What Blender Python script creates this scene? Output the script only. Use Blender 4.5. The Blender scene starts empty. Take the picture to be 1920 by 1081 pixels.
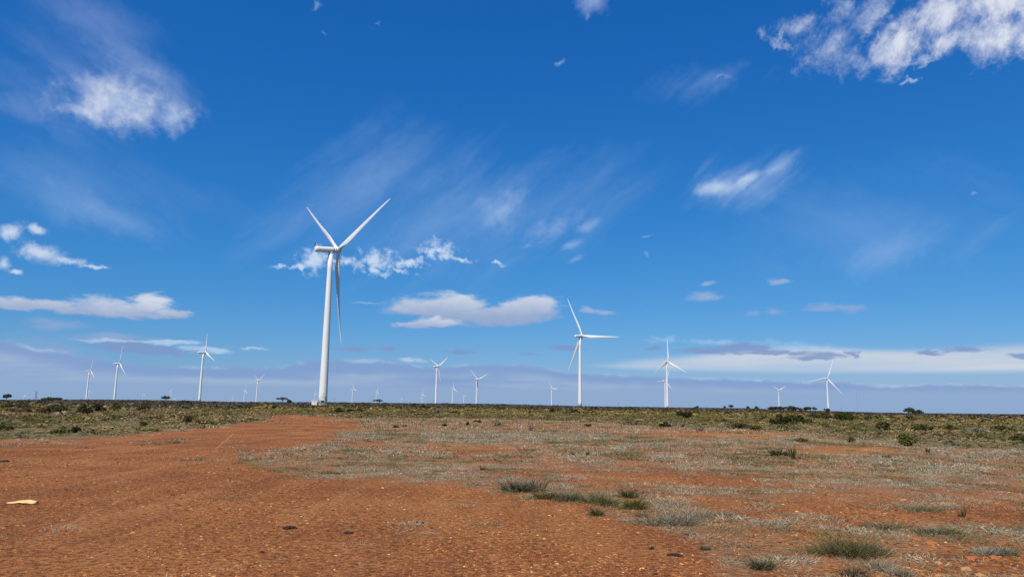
import bpy, math
import numpy as np
from mathutils import Matrix, Vector, Euler

rng = np.random.default_rng(11)
scene = bpy.context.scene
col = scene.collection
R = math.radians

# ------------------------------------------------------------------ camera
FPX, CX, CY = 1390.0, 960.0, 540.5
EYE = 1.7
PITCH = math.atan(221.0 / FPX)
ROLL = 0.0141
fwd = np.array([0, math.cos(PITCH), math.sin(PITCH)])
up0 = np.array([0, -math.sin(PITCH), math.cos(PITCH)])
rt0 = np.array([1.0, 0, 0])
rt = math.cos(ROLL) * rt0 + math.sin(ROLL) * up0
up = -math.sin(ROLL) * rt0 + math.cos(ROLL) * up0
cam_d = bpy.data.cameras.new('camera')
cam = bpy.data.objects.new('camera', cam_d)
col.objects.link(cam)
cam_d.sensor_width = 36.0
cam_d.lens = 36.0 * FPX / 1920.0
cam_d.clip_start = 0.1
cam_d.clip_end = 60000
M = Matrix(((rt[0], up[0], -fwd[0], 0), (rt[1], up[1], -fwd[1], 0), (rt[2], up[2], -fwd[2], EYE), (0, 0, 0, 1)))
cam.matrix_world = M
scene.camera = cam

# ------------------------------------------------------------------ sun, exposure
SUN_AZ, SUN_EL = 207.0, 53.0            # clockwise from +Y
SKY_STRENGTH = 0.1
sd = bpy.data.lights.new('sun', 'SUN')
sd.energy = 4.8
sd.angle = R(0.53)
sd.color = (1.0, 0.945, 0.85)
sun = bpy.data.objects.new('sun', sd)
col.objects.link(sun)
tosun = Vector((math.sin(R(SUN_AZ)) * math.cos(R(SUN_EL)), math.cos(R(SUN_AZ)) * math.cos(R(SUN_EL)), math.sin(R(SUN_EL))))
sun.rotation_euler = tosun.to_track_quat('Z', 'Y').to_euler()
sun.location = (0, 0, 60)
vs = scene.view_settings
vs.view_transform = 'Standard'
vs.look = 'None'
vs.gamma = 1
vs.exposure = 0
vs.use_curve_mapping = False
scene.render.engine = 'CYCLES'
scene.cycles.max_bounces = 5
scene.cycles.use_denoising = False

# ------------------------------------------------------------------ pixel <-> world
def px_dir(px, py):
    px = np.asarray(px, float); py = np.asarray(py, float)
    d = fwd + np.multiply.outer((px - CX) / FPX, rt) - np.multiply.outer((py - CY) / FPX, up)
    return d / np.linalg.norm(d, axis=-1, keepdims=True)

def to_px(p):
    q = np.asarray(p, float) - np.array([0, 0, EYE])
    w = q @ fwd
    w = np.where(w > 0.05, w, np.nan)
    return CX + FPX * (q @ rt) / w, CY - FPX * (q @ up) / w

def px_azel(px, py):
    d = px_dir(px, py)
    return np.arctan2(d[..., 0], d[..., 1]), np.arcsin(d[..., 2])

def lin(r, g, b):
    f = lambda c: (c / 255 / 12.92) if c / 255 <= 0.04045 else ((c / 255 + 0.055) / 1.055) ** 2.4
    return (f(r), f(g), f(b))

# ------------------------------------------------------------------ node helper
class NB:
    def __init__(s, nt):
        s.nt = nt
    def node(s, t, **kw):
        n = s.nt.nodes.new(t)
        for k, v in kw.items():
            setattr(n, k, v)
        return n
    def put(s, sock, v):
        if isinstance(v, bpy.types.NodeSocket):
            s.nt.links.new(v, sock)
        elif v is not None:
            try:
                sock.default_value = v
            except Exception:
                sock.default_value = tuple(v) + (1.0,)
    def math(s, op, a, b=None, c=None, clamp=False):
        n = s.node('ShaderNodeMath', operation=op, use_clamp=clamp)
        s.put(n.inputs[0], a)
        if b is not None: s.put(n.inputs[1], b)
        if c is not None: s.put(n.inputs[2], c)
        return n.outputs[0]
    def vmath(s, op, a, b=None, scale=None):
        n = s.node('ShaderNodeVectorMath', operation=op)
        s.put(n.inputs[0], a)
        if b is not None: s.put(n.inputs[1], b)
        if scale is not None: s.put(n.inputs['Scale'], scale)
        return n.outputs['Value'] if op in ('DOT_PRODUCT', 'LENGTH', 'DISTANCE') else n.outputs[0]
    def comb(s, x, y, z):
        n = s.node('ShaderNodeCombineXYZ')
        for i, v in enumerate((x, y, z)): s.put(n.inputs[i], v)
        return n.outputs[0]
    def sep(s, v):
        n = s.node('ShaderNodeSeparateXYZ'); s.put(n.inputs[0], v)
        return n.outputs
    def noise(s, vec, scale, detail=6, rough=0.55, dist=0.0, color=False, dim='3D'):
        n = s.node('ShaderNodeTexNoise', noise_dimensions=dim)
        s.put(n.inputs['Vector'], vec)
        n.inputs['Scale'].default_value = scale
        n.inputs['Detail'].default_value = detail
        n.inputs['Roughness'].default_value = rough
        n.inputs['Distortion'].default_value = dist
        return n.outputs['Color' if color else 'Fac']
    def smooth(s, v, lo, hi, a=0.0, b=1.0):
        n = s.node('ShaderNodeMapRange', interpolation_type='SMOOTHSTEP')
        s.put(n.inputs['Value'], v)
        n.inputs['From Min'].default_value = lo
        n.inputs['From Max'].default_value = hi
        n.inputs['To Min'].default_value = a
        n.inputs['To Max'].default_value = b
        return n.outputs[0]
    def mix(s, f, a, b, blend='MIX'):
        n = s.node('ShaderNodeMix', data_type='RGBA', blend_type=blend)
        s.put(n.inputs[0], f); s.put(n.inputs[6], a); s.put(n.inputs[7], b)
        return n.outputs[2]
    def curve(s, v, pts):
        """piecewise-linear function of v; pts = [(x, y)...] with y in any range"""
        xs = [p[0] for p in pts]; ys = [p[1] for p in pts]
        x0, x1, y0, y1 = min(xs), max(xs), min(ys), max(ys)
        if y1 - y0 < 1e-9: y1 = y0 + 1
        n = s.node('ShaderNodeFloatCurve')
        c = n.mapping.curves[0]
        P = [((x - x0) / (x1 - x0), (y - y0) / (y1 - y0)) for x, y in pts]
        c.points[0].location = P[0]; c.points[1].location = P[-1]
        for p in P[1:-1]: c.points.new(*p)
        n.mapping.update()
        t = s.math('MULTIPLY_ADD', v, 1 / (x1 - x0), -x0 / (x1 - x0), clamp=True)
        s.put(n.inputs['Value'], t)
        return s.math('MULTIPLY_ADD', n.outputs[0], y1 - y0, y0)

# ------------------------------------------------------------------ sky with its clouds
def build_sky():
    w = bpy.data.worlds.new('World')
    scene.world = w
    w.use_nodes = True
    nt = w.node_tree
    nt.nodes.clear()
    b = NB(nt)
    out = b.node('ShaderNodeOutputWorld')
    bg = b.node('ShaderNodeBackground')
    bg.inputs['Strength'].default_value = SKY_STRENGTH
    nt.links.new(bg.outputs[0], out.inputs[0])
    st = b.node('ShaderNodeTexSky', sky_type='NISHITA')
    st.sun_disc = False
    st.sun_elevation = R(SUN_EL)
    st.sun_rotation = R(SUN_AZ)
    st.altitude = 0
    st.air_density = 1.0
    st.dust_density = 0.4
    st.ozone_density = 3.0
    # one even colour grade over the whole sky: per-channel gain and contrast
    rgb = b.node('ShaderNodeSeparateColor'); nt.links.new(st.outputs[0], rgb.inputs[0])
    cc = b.node('ShaderNodeCombineColor')
    GRADE = [(0.60, 1.75), (0.605, 0.92), (0.865, 0.60)]
    for i, (g, p) in enumerate(GRADE):
        v = b.math('MULTIPLY', rgb.outputs[i], SKY_STRENGTH)
        v = b.math('POWER', v, p)
        v = b.math('MULTIPLY', v, g / SKY_STRENGTH)
        b.put(cc.inputs[i], v)
    color = cc.outputs[0]

    tc = b.node('ShaderNodeTexCoord')
    d = b.vmath('NORMALIZE', tc.outputs['Generated'])
    x, y, z = b.sep(d)
    X = b.math('MULTIPLY', b.math('ARCTAN2', x, y), FPX)
    Y = b.math('MULTIPLY', b.math('ARCSINE', z), FPX)
    XY1 = b.comb(X, Y, 1.0)
    P = b.vmath('SCALE', b.comb(X, Y, 0.0), scale=0.01)

    # ragged outlines: the coordinates the cloud shapes are drawn in are pushed about by noise
    w1 = b.vmath('SUBTRACT', b.noise(P, 2.2, 3, 0.55, color=True), (0.5, 0.5, 0.5))
    w2 = b.vmath('SUBTRACT', b.noise(P, 6.5, 5, 0.65, color=True), (0.5, 0.5, 0.5))
    dsp = b.vmath('ADD', b.vmath('SCALE', w1, scale=36.0), b.vmath('SCALE', w2, scale=24.0))
    PL = b.vmath('MULTIPLY', P, (0.5, 1.3, 1.0))
    w3 = b.vmath('SUBTRACT', b.noise(PL, 6.0, 6, 0.6, color=True), (0.5, 0.5, 0.5))
    XYR = b.vmath('ADD', XY1, b.vmath('MULTIPLY', dsp, (1.0, 1.0, 0.0)))
    XYL = b.vmath('ADD', XY1, b.vmath('MULTIPLY', w3, (60.0, 17.0, 0.0)))
    FRAME = [XYR]
    def XYof(px, py):
        a, e = px_azel(px, py)
        return np.array([float(a) * FPX, float(e) * FPX])
    def ell(cx, cy, rx, ry, ang=0.0, flat=None, amp=1.0):
        """1 at the centre, 0 on the ellipse, negative beyond; ang clockwise on the sky, flat>1 squashes the underside"""
        c0 = XYof(cx, cy)
        J = np.stack([(XYof(cx + 1, cy) - XYof(cx - 1, cy)) / 2, (XYof(cx, cy - 1) - XYof(cx, cy + 1)) / 2], 1)
        ca, sa = math.cos(R(ang)), math.sin(R(ang))
        Q = J @ np.array([[ca, sa], [-sa, ca]]) @ np.diag([rx, ry])
        A = np.linalg.inv(Q)
        o = -A @ c0
        u = b.vmath('DOT_PRODUCT', FRAME[0], (A[0, 0], A[0, 1], o[0]))
        v = b.vmath('DOT_PRODUCT', FRAME[0], (A[1, 0], A[1, 1], o[1]))
        vv = v
        if flat: vv = b.math('MAXIMUM', v, b.math('MULTIPLY', v, -flat))
        ln = b.vmath('LENGTH', b.comb(u, vv, 0.0))
        m = b.math('SUBTRACT', 1.0, ln)
        if amp != 1.0: m = b.math('MULTIPLY', m, amp)
        return m, v
    def union(es):
        m = None
        for e in es:
            k = ell(*e[:5], flat=e[5] if len(e) > 5 else None)[0]
            m = k if m is None else b.math('SMOOTH_MAX', m, k, 0.15)
        return b.math('MAXIMUM', m, -2.0)
    def density(m, noise, k, lo, hi, op):
        t = b.math('MULTIPLY_ADD', b.math('SUBTRACT', noise, 0.5), k, m)
        return b.math('MULTIPLY', b.smooth(t, lo, hi), op)
    def over(alpha, rgbv):
        nonlocal color
        if isinstance(rgbv, tuple):
            rgbv = tuple(c / SKY_STRENGTH for c in rgbv)
        color = b.mix(alpha, color, rgbv)
    def rotP(ang, sx, sy):
        n = b.node('ShaderNodeMapping', vector_type='TEXTURE')
        nt.links.new(P, n.inputs['Vector'])
        n.inputs['Rotation'].default_value = (0, 0, R(ang))
        n.inputs['Scale'].default_value = (sx, sy, 1)
        return n.outputs[0]

    wn = b.vmath('SUBTRACT', b.noise(P, 0.9, 4, 0.5, color=True), (0.5, 0.5, 0.5))
    Pw = b.vmath('ADD', P, b.vmath('SCALE', wn, scale=0.55))
    def warped(ang, sx, sy, amt):
        v = rotP(ang, sx, sy)
        return b.vmath('ADD', v, b.vmath('SCALE', wn, scale=amt))

    white = lin(216, 224, 238)
    # faint high veils
    nst = b.noise(warped(38, 3.2, 0.75, 0.5), 1.0, 7, 0.58)
    nst2 = b.noise(warped(-28, 3.4, 0.9, 0.5), 0.9, 7, 0.58)
    nfl = b.noise(Pw, 2.0, 10, 0.62)
    nfine = b.noise(Pw, 4.5, 9, 0.66)
    over(density(union([(130, 120, 230, 130, 25), (160, 30, 190, 60, 20), (40, 200, 120, 40, 12)]), nst2, 2.4, 0.0, 1.5, 0.30), lin(160, 180, 225))
    over(density(union([(860, 410, 440, 140, -4), (960, 395, 180, 105, -15), (690, 340, 220, 100, -30)]), nst, 2.0, -0.05, 1.7, 0.42), lin(165, 195, 235))
    over(density(union([(120, 350, 420, 110, 10), (1650, 420, 420, 140, -8)]), nst2, 2.0, 0.0, 1.6, 0.22), lin(165, 195, 235))
    over(density(union([(940, 395, 90, 55, -20), (1030, 430, 90, 40, -25)]), b.math('ADD', b.math('MULTIPLY', nst, 0.6), b.math('MULTIPLY', nfl, 0.4)), 2.6, 0.1, 1.45, 0.55), lin(185, 208, 240))
    over(density(union([(180, 400, 330, 55, 14)]), nst2, 2.2, 0.1, 1.4, 0.30), lin(165, 195, 235))
    over(density(union([(1690, 470, 280, 60, -12), (1330, 150, 170, 60, -14)]), nst, 2.4, 0.25, 1.5, 0.28), lin(165, 195, 235))
    over(density(union([(1110, 5, 45, 50, -40)]), nst, 2.2, 0.1, 1.1, 0.6), lin(170, 190, 230))
    # cirrus, right
    FRAME[0] = b.vmath('ADD', XY1, b.vmath('MULTIPLY', dsp, (0.35, 0.35, 0.0)))
    over(density(union([(1395, 342, 140, 50, -17), (1450, 315, 95, 32, -28)]), nst, 2.8, -0.05, 1.5, 0.72), lin(185, 208, 240))
    over(density(union([(1345, 352, 62, 20, -6), (1400, 335, 45, 15, -30)]), nst, 1.8, -0.05, 0.9, 0.62), lin(205, 222, 245))
    FRAME[0] = XYR
    # soft cloud upper left
    m = union([(225, 195, 125, 52, 14), (325, 222, 40, 38, 40), (155, 205, 50, 22, 8)])
    over(density(union([(220, 165, 190, 95, 18)]), nst2, 2.2, 0.1, 1.4, 0.42), lin(175, 195, 232))
    over(density(m, b.math('ADD', b.math('MULTIPLY', nfl, 0.55), b.math('MULTIPLY', nst2, 0.45)), 2.9, -0.25, 1.15, 0.95), b.mix(b.smooth(nfl, 0.38, 0.62), tuple(c / SKY_STRENGTH for c in lin(182, 199, 230)) + (1,), tuple(c / SKY_STRENGTH for c in lin(213, 221, 239)) + (1,)))
    # broken altocumulus upper right, fibres running up to the right
    na = b.noise(warped(50, 2.1, 0.8, 0.7), 1.15, 10, 0.66)
    na2 = b.math('ADD', b.math('MULTIPLY', na, 0.62), b.math('MULTIPLY', nfine, 0.38))
    mL = union([(1545, 88, 72, 62, 0), (1505, 48, 75, 26, -12), (1575, 20, 46, 36, -50), (1625, 130, 24, 34, 0), (1640, 25, 70, 30, -45), (1650, 95, 45, 28, -45)])
    over(density(mL, na2, 4.8, -0.1, 1.75, 0.85), lin(208, 217, 236))
    m = union([(1690, 75, 100, 46, -52), (1770, 20, 150, 55, -20), (1880, 75, 85, 45, -15),
               (1860, 5, 170, 40, 0), (1790, 75, 70, 36, -20)])
    aA = density(m, na2, 4.6, -0.1, 1.35, 0.97)
    over(aA, b.mix(b.smooth(na, 0.35, 0.7), tuple(c / SKY_STRENGTH for c in lin(196, 206, 228)) + (1,), tuple(c / SKY_STRENGTH for c in lin(226, 230, 241)) + (1,)))
    over(density(union([(1705, 152, 24, 6, -10), (1740, 110, 70, 12, -25), (1460, 80, 40, 18, 20)]), nfine, 3.0, 0.1, 1.0, 0.6), lin(190, 205, 232))
    # scraps
    over(density(union([(1102, 25, 8, 15, 30), (1048, 116, 18, 7, -20), (708, 43, 12, 5, 10), (606, 62, 12, 6, 40), (1355, 145, 30, 8, -10), (1212, 474, 10, 14, 0),
                        (592, 10, 12, 18, 20), (1830, 360, 16, 5, -10), (1216, 445, 14, 4, 0)]), nfine, 2.4, 0.1, 1.4, 0.42), lin(170, 200, 240))
    # bright row behind the big rotor
    m = union([(592, 487, 36, 26, 10), (640, 490, 34, 12, 0), (700, 488, 52, 24, 0), (705, 512, 34, 8, 8), (765, 492, 46, 10, 6), (818, 474, 44, 22, 0, 2.2), (858, 486, 44, 6, 3), (930, 490, 18, 3.5, 4),
               (560, 497, 60, 5, 0), (745, 502, 40, 7, 25)])
    over(density(m, nfine, 3.4, -0.1, 1.1, 0.9), lin(203, 221, 243))
    FRAME[0] = b.vmath('ADD', XY1, b.vmath('MULTIPLY', dsp, (0.4, 0.4, 0.0)))
    over(density(union([(992, 462, 17, 9, -15), (1066, 458, 34, 13, -12), (1080, 485, 26, 9, -28), (1095, 425, 40, 14, -25)]), nst, 3.2, 0.05, 1.6, 0.5), lin(190, 212, 242))
    over(density(union([(685, 568, 42, 3, 1)]), nst, 1.8, 0.1, 1.0, 0.4), lin(185, 210, 240))
    # left wisp with a long tail
    m = union([(22, 434, 32, 20, -8), (70, 432, 24, 9, 4), (75, 474, 62, 20, 10), (130, 488, 52, 9, 9), (178, 499, 42, 3.5, 5), (8, 492, 16, 18, 0), (30, 508, 22, 6, 4)])
    over(density(m, b.math('ADD', b.math('MULTIPLY', nfine, 0.6), b.math('MULTIPLY', nfl, 0.4)), 3.0, -0.1, 1.1, 0.9), lin(205, 218, 240))

    # ---- low banks towards the horizon
    FRAME[0] = XYL
    nlow = b.noise(PL, 3.2, 9, 0.6)
    nh = b.noise(b.vmath('ADD', rotP(0, 4.5, 0.42), b.vmath('SCALE', wn, scale=0.25)), 1.0, 6, 0.5)
    nh2 = b.noise(b.vmath('ADD', rotP(0, 1.1, 0.55), b.vmath('SCALE', wn, scale=0.2)), 1.0, 6, 0.55)
    # lilac veil at the far left
    over(density(union([(40, 690, 260, 75, 6), (110, 608, 90, 18, 4), (205, 632, 110, 12, 2)]), nh2, 1.6, 0.0, 1.0, 0.75), lin(148, 170, 212))
    # white altostratus band on the right
    def lineY(pts):
        return [tuple(XYof(px, py)) for px, py in pts]
    far = [(-4400, None)]
    def curve_px(pts):
        q = lineY(pts)
        q = [(-4400.0, q[0][1])] + q + [(4400.0, q[-1][1])]
        return b.curve(X, q)
    top = curve_px([(0, 700), (1080, 690), (1150, 681), (1300, 668), (1500, 655), (1700, 660), (1920, 648)])
    bot = curve_px([(0, 692), (1080, 684), (1150, 688), (1300, 693), (1500, 696), (1700, 697), (1920, 697)])
    wob = b.math('MULTIPLY', b.math('SUBTRACT', nh, 0.5), 22.0)
    up_a = b.smooth(b.math('SUBTRACT', b.math('ADD', top, wob), Y), -9, 9)
    lo_a = b.smooth(b.math('SUBTRACT', Y, b.math('ADD', bot, b.math('MULTIPLY', wob, 0.5))), -6, 7)
    band = b.math('MULTIPLY', up_a, lo_a)
    band = b.math('MULTIPLY', band, b.smooth(b.math('MULTIPLY_ADD', b.math('SUBTRACT', nh, 0.5), 1.2, 0.5), 0.1, 0.55, 0.7, 0.95))
    over(band, b.mix(b.smooth(nh, 0.35, 0.65), tuple(c / SKY_STRENGTH for c in lin(184, 201, 224)) + (1,), tuple(c / SKY_STRENGTH for c in lin(204, 212, 223)) + (1,)))
    over(density(union([(1245, 636, 40, 9, 0), (1340, 640, 80, 8, 3), (1480, 650, 130, 14, 3)]), nfine, 2.0, 0.0, 1.1, 0.6), lin(175, 205, 235))
    # thin white streaks left
    over(density(union([(250, 640, 130, 5, 2), (395, 656, 60, 8, 4), (480, 654, 40, 3, 2), (330, 640, 60, 4, 3)]), nh2, 1.6, 0.0, 0.8, 0.8), lin(185, 208, 235))
    # the grey-lilac bank itself, wavy top
    edge = curve_px([(0, 640), (60, 655), (180, 672), (300, 684), (420, 688), (560, 681), (700, 677), (800, 686), (900, 682), (1000, 687), (1060, 696), (1150, 701),
                     (1250, 706), (1400, 712), (1600, 718), (1750, 722), (1920, 719)])
    e2 = b.math('ADD', edge, b.math('MULTIPLY', b.math('SUBTRACT', nh2, 0.5), 26.0))
    dep = b.math('SUBTRACT', e2, Y)
    bank_a = b.smooth(dep, -3, 6)
    dark, mid, base = (tuple(c / SKY_STRENGTH for c in k) + (1,) for k in (lin(131, 159, 206), lin(160, 183, 212), lin(142, 170, 206)))
    c1 = b.mix(b.math('MULTIPLY', b.smooth(dep, 8, 26), b.smooth(nh, 0.40, 0.60)), dark, mid)
    c1 = b.mix(b.smooth(b.math('ADD', Y, b.math('MULTIPLY', b.math('SUBTRACT', nh, 0.5), 14.0)), 40, 28), c1, base)
    over(b.math('MULTIPLY', bank_a, b.smooth(Y, -30, 60, 0.96, 0.88)), c1)
    over(b.math('MULTIPLY', b.math('MULTIPLY', b.smooth(b.math('ABSOLUTE', b.math('SUBTRACT', dep, 1.0)), 5, 0), b.smooth(nlow, 0.46, 0.66)), 0.5), lin(190, 208, 234))

    # ---- flat-based fair weather clouds
    def cumulus(es, noise, k, lo, hi, op, topc, basec, y_top, y_bot, xref):
        a = density(union(es), noise, k, lo, hi, op)
        t = XYof(xref, y_top)[1]; u = XYof(xref, y_bot)[1]
        f = b.smooth(b.math('MULTIPLY_ADD', b.math('SUBTRACT', nfl, 0.5), 26.0, Y), u, t)
        c = b.mix(f, tuple(c / SKY_STRENGTH for c in basec) + (1,), tuple(c / SKY_STRENGTH for c in topc) + (1,))
        over(a, c)
    lil = lin(160, 172, 205)
    cumulus([(205, 585, 140, 30, 4, 2.6), (275, 575, 58, 30, 0, 1.6), (70, 572, 130, 16, 0, 1.6), (-40, 568, 80, 14, 0), (320, 588, 45, 10, 6)], nlow, 1.6, -0.05, 0.55, 0.95,
            lin(212, 219, 231), lin(157, 174, 207), 548, 596, 200)
    cumulus([(822, 580, 118, 30, 0, 2.0), (862, 570, 60, 24, 10, 1.6), (985, 582, 86, 28, -3, 2.0), (1012, 574, 50, 24, 0, 1.6), (915, 592, 150, 20, 1)], nlow, 1.3, -0.1, 0.5, 0.92,
            lin(209, 217, 229), lin(152, 170, 206), 546, 602, 880)
    cumulus([(822, 608, 60, 13, 0, 1.8), (818, 598, 16, 8, 0), (770, 610, 45, 7, 0)], nlow, 1.6, -0.05, 0.65, 0.85, lin(205, 212, 228), lin(162, 175, 210), 596, 618, 820)
    cumulus([(1100, 581, 24, 10, 4, 1.6), (1135, 586, 30, 6, 4)], nlow, 1.8, -0.05, 0.8, 0.7, lin(185, 195, 220), lin(155, 172, 212), 574, 592, 1100)
    cumulus([(1322, 555, 40, 11, -4), (1455, 584, 28, 8, 0), (1405, 588, 18, 6, 0), (1535, 579, 46, 12, -2, 1.6), (1600, 578, 36, 10, 0), (1330, 530, 14, 6, 0), (1460, 528, 24, 8, 0)], nlow, 2.0, -0.1, 0.9, 0.62,
            lin(168, 184, 216), lin(146, 168, 213), 560, 592, 1450)
    # small grey clouds in front of the pale band
    m = union([(1395, 650, 60, 9, 0, 1.5), (1340, 657, 80, 7, 2), (1455, 661, 85, 7, 2, 1.5), (1553, 666, 36, 9, 0, 2.0), (1525, 671, 50, 4, 0), (1745, 660, 22, 6, 4), (1815, 658, 44, 8, 0, 1.8),
               (1224, 652, 18, 6, 0), (1600, 664, 12, 5, 40), (730, 655, 26, 7, 0, 1.6), (660, 654, 40, 5, 0), (865, 660, 40, 6, 2, 1.6), (990, 664, 14, 3, 0), (1910, 667, 18, 5, 0),
               (270, 655, 105, 14, 5, 1.5), (1060, 652, 30, 6, 4)])
    over(density(m, nlow, 1.8, -0.3, 0.6, 0.85), lin(127, 152, 198))
    over(density(union([(775, 675, 32, 5, 4)]), nlow, 1.8, -0.1, 0.8, 0.8), lin(195, 208, 230))
    nt.links.new(color, bg.inputs['Color'])
build_sky()

# ------------------------------------------------------------------ object helpers
def tag(o, label=None, cat=None, group=None, kind=None):
    for k, v in (('label', label), ('category', cat), ('group', group), ('kind', kind)):
        if v: o[k] = v
    return o

def empty(name, loc, rz=0.0, parent=None):
    o = bpy.data.objects.new(name, None)
    o.empty_display_size = 0.3
    o.location = loc; o.rotation_euler = (0, 0, rz)
    col.objects.link(o)
    if parent: o.parent = parent
    return o

def link(name, me, parent=None, loc=None, rot=None, scale=None):
    o = bpy.data.objects.new(name, me)
    col.objects.link(o)
    if parent: o.parent = parent
    if loc is not None: o.location = loc
    if rot is not None: o.rotation_euler = rot
    if scale is not None: o.scale = scale
    return o

def mesh_np(name, V, F, mat=None, colors=None, smooth=False, attrs=None):
    me = bpy.data.meshes.new(name)
    V = np.asarray(V, np.float32); F = np.asarray(F, np.int32)
    k = F.shape[1]
    me.vertices.add(len(V)); me.vertices.foreach_set('co', V.ravel())
    me.loops.add(F.size); me.loops.foreach_set('vertex_index', F.ravel())
    me.polygons.add(len(F))
    me.polygons.foreach_set('loop_start', np.arange(0, F.size, k, dtype=np.int32))
    me.polygons.foreach_set('loop_total', np.full(len(F), k, np.int32))
    me.polygons.foreach_set('use_smooth', np.full(len(F), smooth, bool))
    me.update(calc_edges=True)
    if colors is not None:
        a = me.color_attributes.new('tint', 'FLOAT_COLOR', 'POINT')
        C = np.ones((len(V), 4), np.float32); C[:, :3] = colors
        a.data.foreach_set('color', C.ravel())
    for n, v in (attrs or {}).items():
        a = me.attributes.new(n, 'FLOAT', 'POINT')
        a.data.foreach_set('value', np.asarray(v, np.float32))
    if mat: me.materials.append(mat)
    return me

# numpy value noise
def hash2(i, j, seed):
    h = (i.astype(np.int64) * 374761393 + j.astype(np.int64) * 668265263 + seed * 974711) & 0x7fffffff
    h = (h ^ (h >> 13)) * 1274126177 & 0x7fffffff
    return ((h ^ (h >> 16)) & 0xffff) / 65535.0
def vnoise(x, y, seed=0):
    i = np.floor(x); j = np.floor(y); u = x - i; v = y - j
    u = u * u * (3 - 2 * u); v = v * v * (3 - 2 * v)
    a = hash2(i, j, seed); b_ = hash2(i + 1, j, seed); c = hash2(i, j + 1, seed); d = hash2(i + 1, j + 1, seed)
    return (a * (1 - u) + b_ * u) * (1 - v) + (c * (1 - u) + d * u) * v
def fbm(x, y, seed=0, octv=4):
    s = 0; a = 0.5; t = 0
    for k in range(octv):
        s = s + a * vnoise(x * 2 ** k, y * 2 ** k, seed + k); t += a; a *= 0.5
    return s / t
def sstep(x, lo, hi):
    t = np.clip((x - lo) / (hi - lo), 0, 1); return t * t * (3 - 2 * t)

# ------------------------------------------------------------------ the lie of the land
SKYLINE = np.array([(0, 748.3), (200, 748), (300, 749), (440, 752.5), (600, 753), (760, 754.7), (920, 756), (960, 757), (1100, 760.5), (1300, 763.2), (1400, 764.2), (1500, 768), (1650, 772.5), (1920, 775.5)])
_a, _e = px_azel(SKYLINE[:, 0], SKYLINE[:, 1])
_zf = EYE + np.tan(_e) * 1200 - 1.3
def terrain(x, y):
    r = np.hypot(x, y); az = np.arctan2(x, y)
    zf = np.interp(az, _a, _zf, left=_zf[0], right=_zf[-1])
    t = np.clip((r - 60) / 1140, 0, 1)
    z = zf * t ** 0.9 - np.clip(r - 1200, 0, 9000) * 0.0035
    z = z + (fbm(x * 0.05, y * 0.05, 3, 3) - 0.5) * 0.35 * sstep(r, 25, 90)
    z = z + (fbm(x * 0.35, y * 0.35, 5, 4) - 0.5) * 0.10 * sstep(r, 5, 12)
    return z
def ground_hit(px, py):
    d = px_dir(px, py)
    t = np.full(np.shape(px), 20.0)
    d2 = np.atleast_2d(d); t = np.atleast_1d(t).astype(float)
    t = EYE / np.maximum(-d2[:, 2], 1e-4)
    for _ in range(40):
        p = d2 * t[:, None]
        z = terrain(p[:, 0], p[:, 1])
        t = t * 0.5 + 0.5 * np.clip((EYE - z) / np.maximum(-d2[:, 2], 1e-4), 1, 1300)
    p = d2 * t[:, None]; p[:, 2] = terrain(p[:, 0], p[:, 1])
    return p if np.ndim(px) else p[0]
def at(px, r):
    """point on the land in the direction of column px at distance r"""
    a, _ = px_azel(px, 760)
    x, y = r * math.sin(a), r * math.cos(a)
    return Vector((x, y, float(terrain(np.array(x), np.array(y)))))

# plant cover read off the photograph, in ground terms
def interp(pts, x):
    p = np.array(pts); return np.interp(x, p[:, 0], p[:, 1])
BARE_EDGE = [(770, 600), (778, 600), (788, 615), (797, 650), (808, 625), (830, 590), (845, 455), (880, 430), (898, 540), (912, 830), (930, 925), (950, 1070), (980, 1160), (1010, 1215), (1040, 1285), (1081, 1290), (1300, 1290)]
HEATH = [(-400, 826), (0, 823), (150, 821), (250, 812), (330, 806), (430, 797), (492, 787), (503, 779.5), (550, 776.5), (600, 778), (640, 782), (700, 783), (900, 784), (1100, 790), (1250, 799), (1400, 805), (1550, 814), (1700, 829), (1920, 845), (2400, 860)]
DARK = [(-400, 760), (0, 760), (300, 766), (450, 767), (640, 766), (960, 769), (1440, 775.5), (1920, 788), (2400, 794)]
PATCH = [(870, 843, 110, 8, -.6), (700, 833, 60, 7, -.3), (1020, 800, 80, 3, -.4), (1330, 816, 190, 7, -.65), (1600, 843, 120, 7, -.7), (1300, 905, 150, 13, -.6), (1400, 945, 170, 18, -.5),
         (1700, 955, 220, 20, -.4), (1560, 990, 120, 25, -.6), (1860, 960, 110, 22, -.4), (1880, 1055, 150, 26, -.75), (1650, 1078, 170, 20, -.35), (1130, 892, 160, 18, -.3), (700, 905, 90, 9, -.3),
         (1270, 965, 85, 25, .45), (1690, 1003, 150, 18, .4), (1000, 822, 220, 10, .4), (620, 885, 150, 14, .3), (740, 852, 110, 10, .25), (1760, 890, 220, 12, .2), (1350, 1050, 110, 20, .15),
         (1500, 1040, 160, 22, .15), (1700, 825, 160, 10, .3), (40, 829, 60, 4, .55), (115, 831, 50, 4, .5), (265, 832, 40, 4, .5), (110, 849, 40, 4, .35), (340, 826, 50, 4, .35), (200, 833, 30, 3, .3),
         (115, 1003, 22, 5, .4), (360, 862, 40, 4, .35), (455, 850, 40, 5, .4), (400, 790, 100, 5, .4), (60, 838, 120, 4, .15)]
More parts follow.
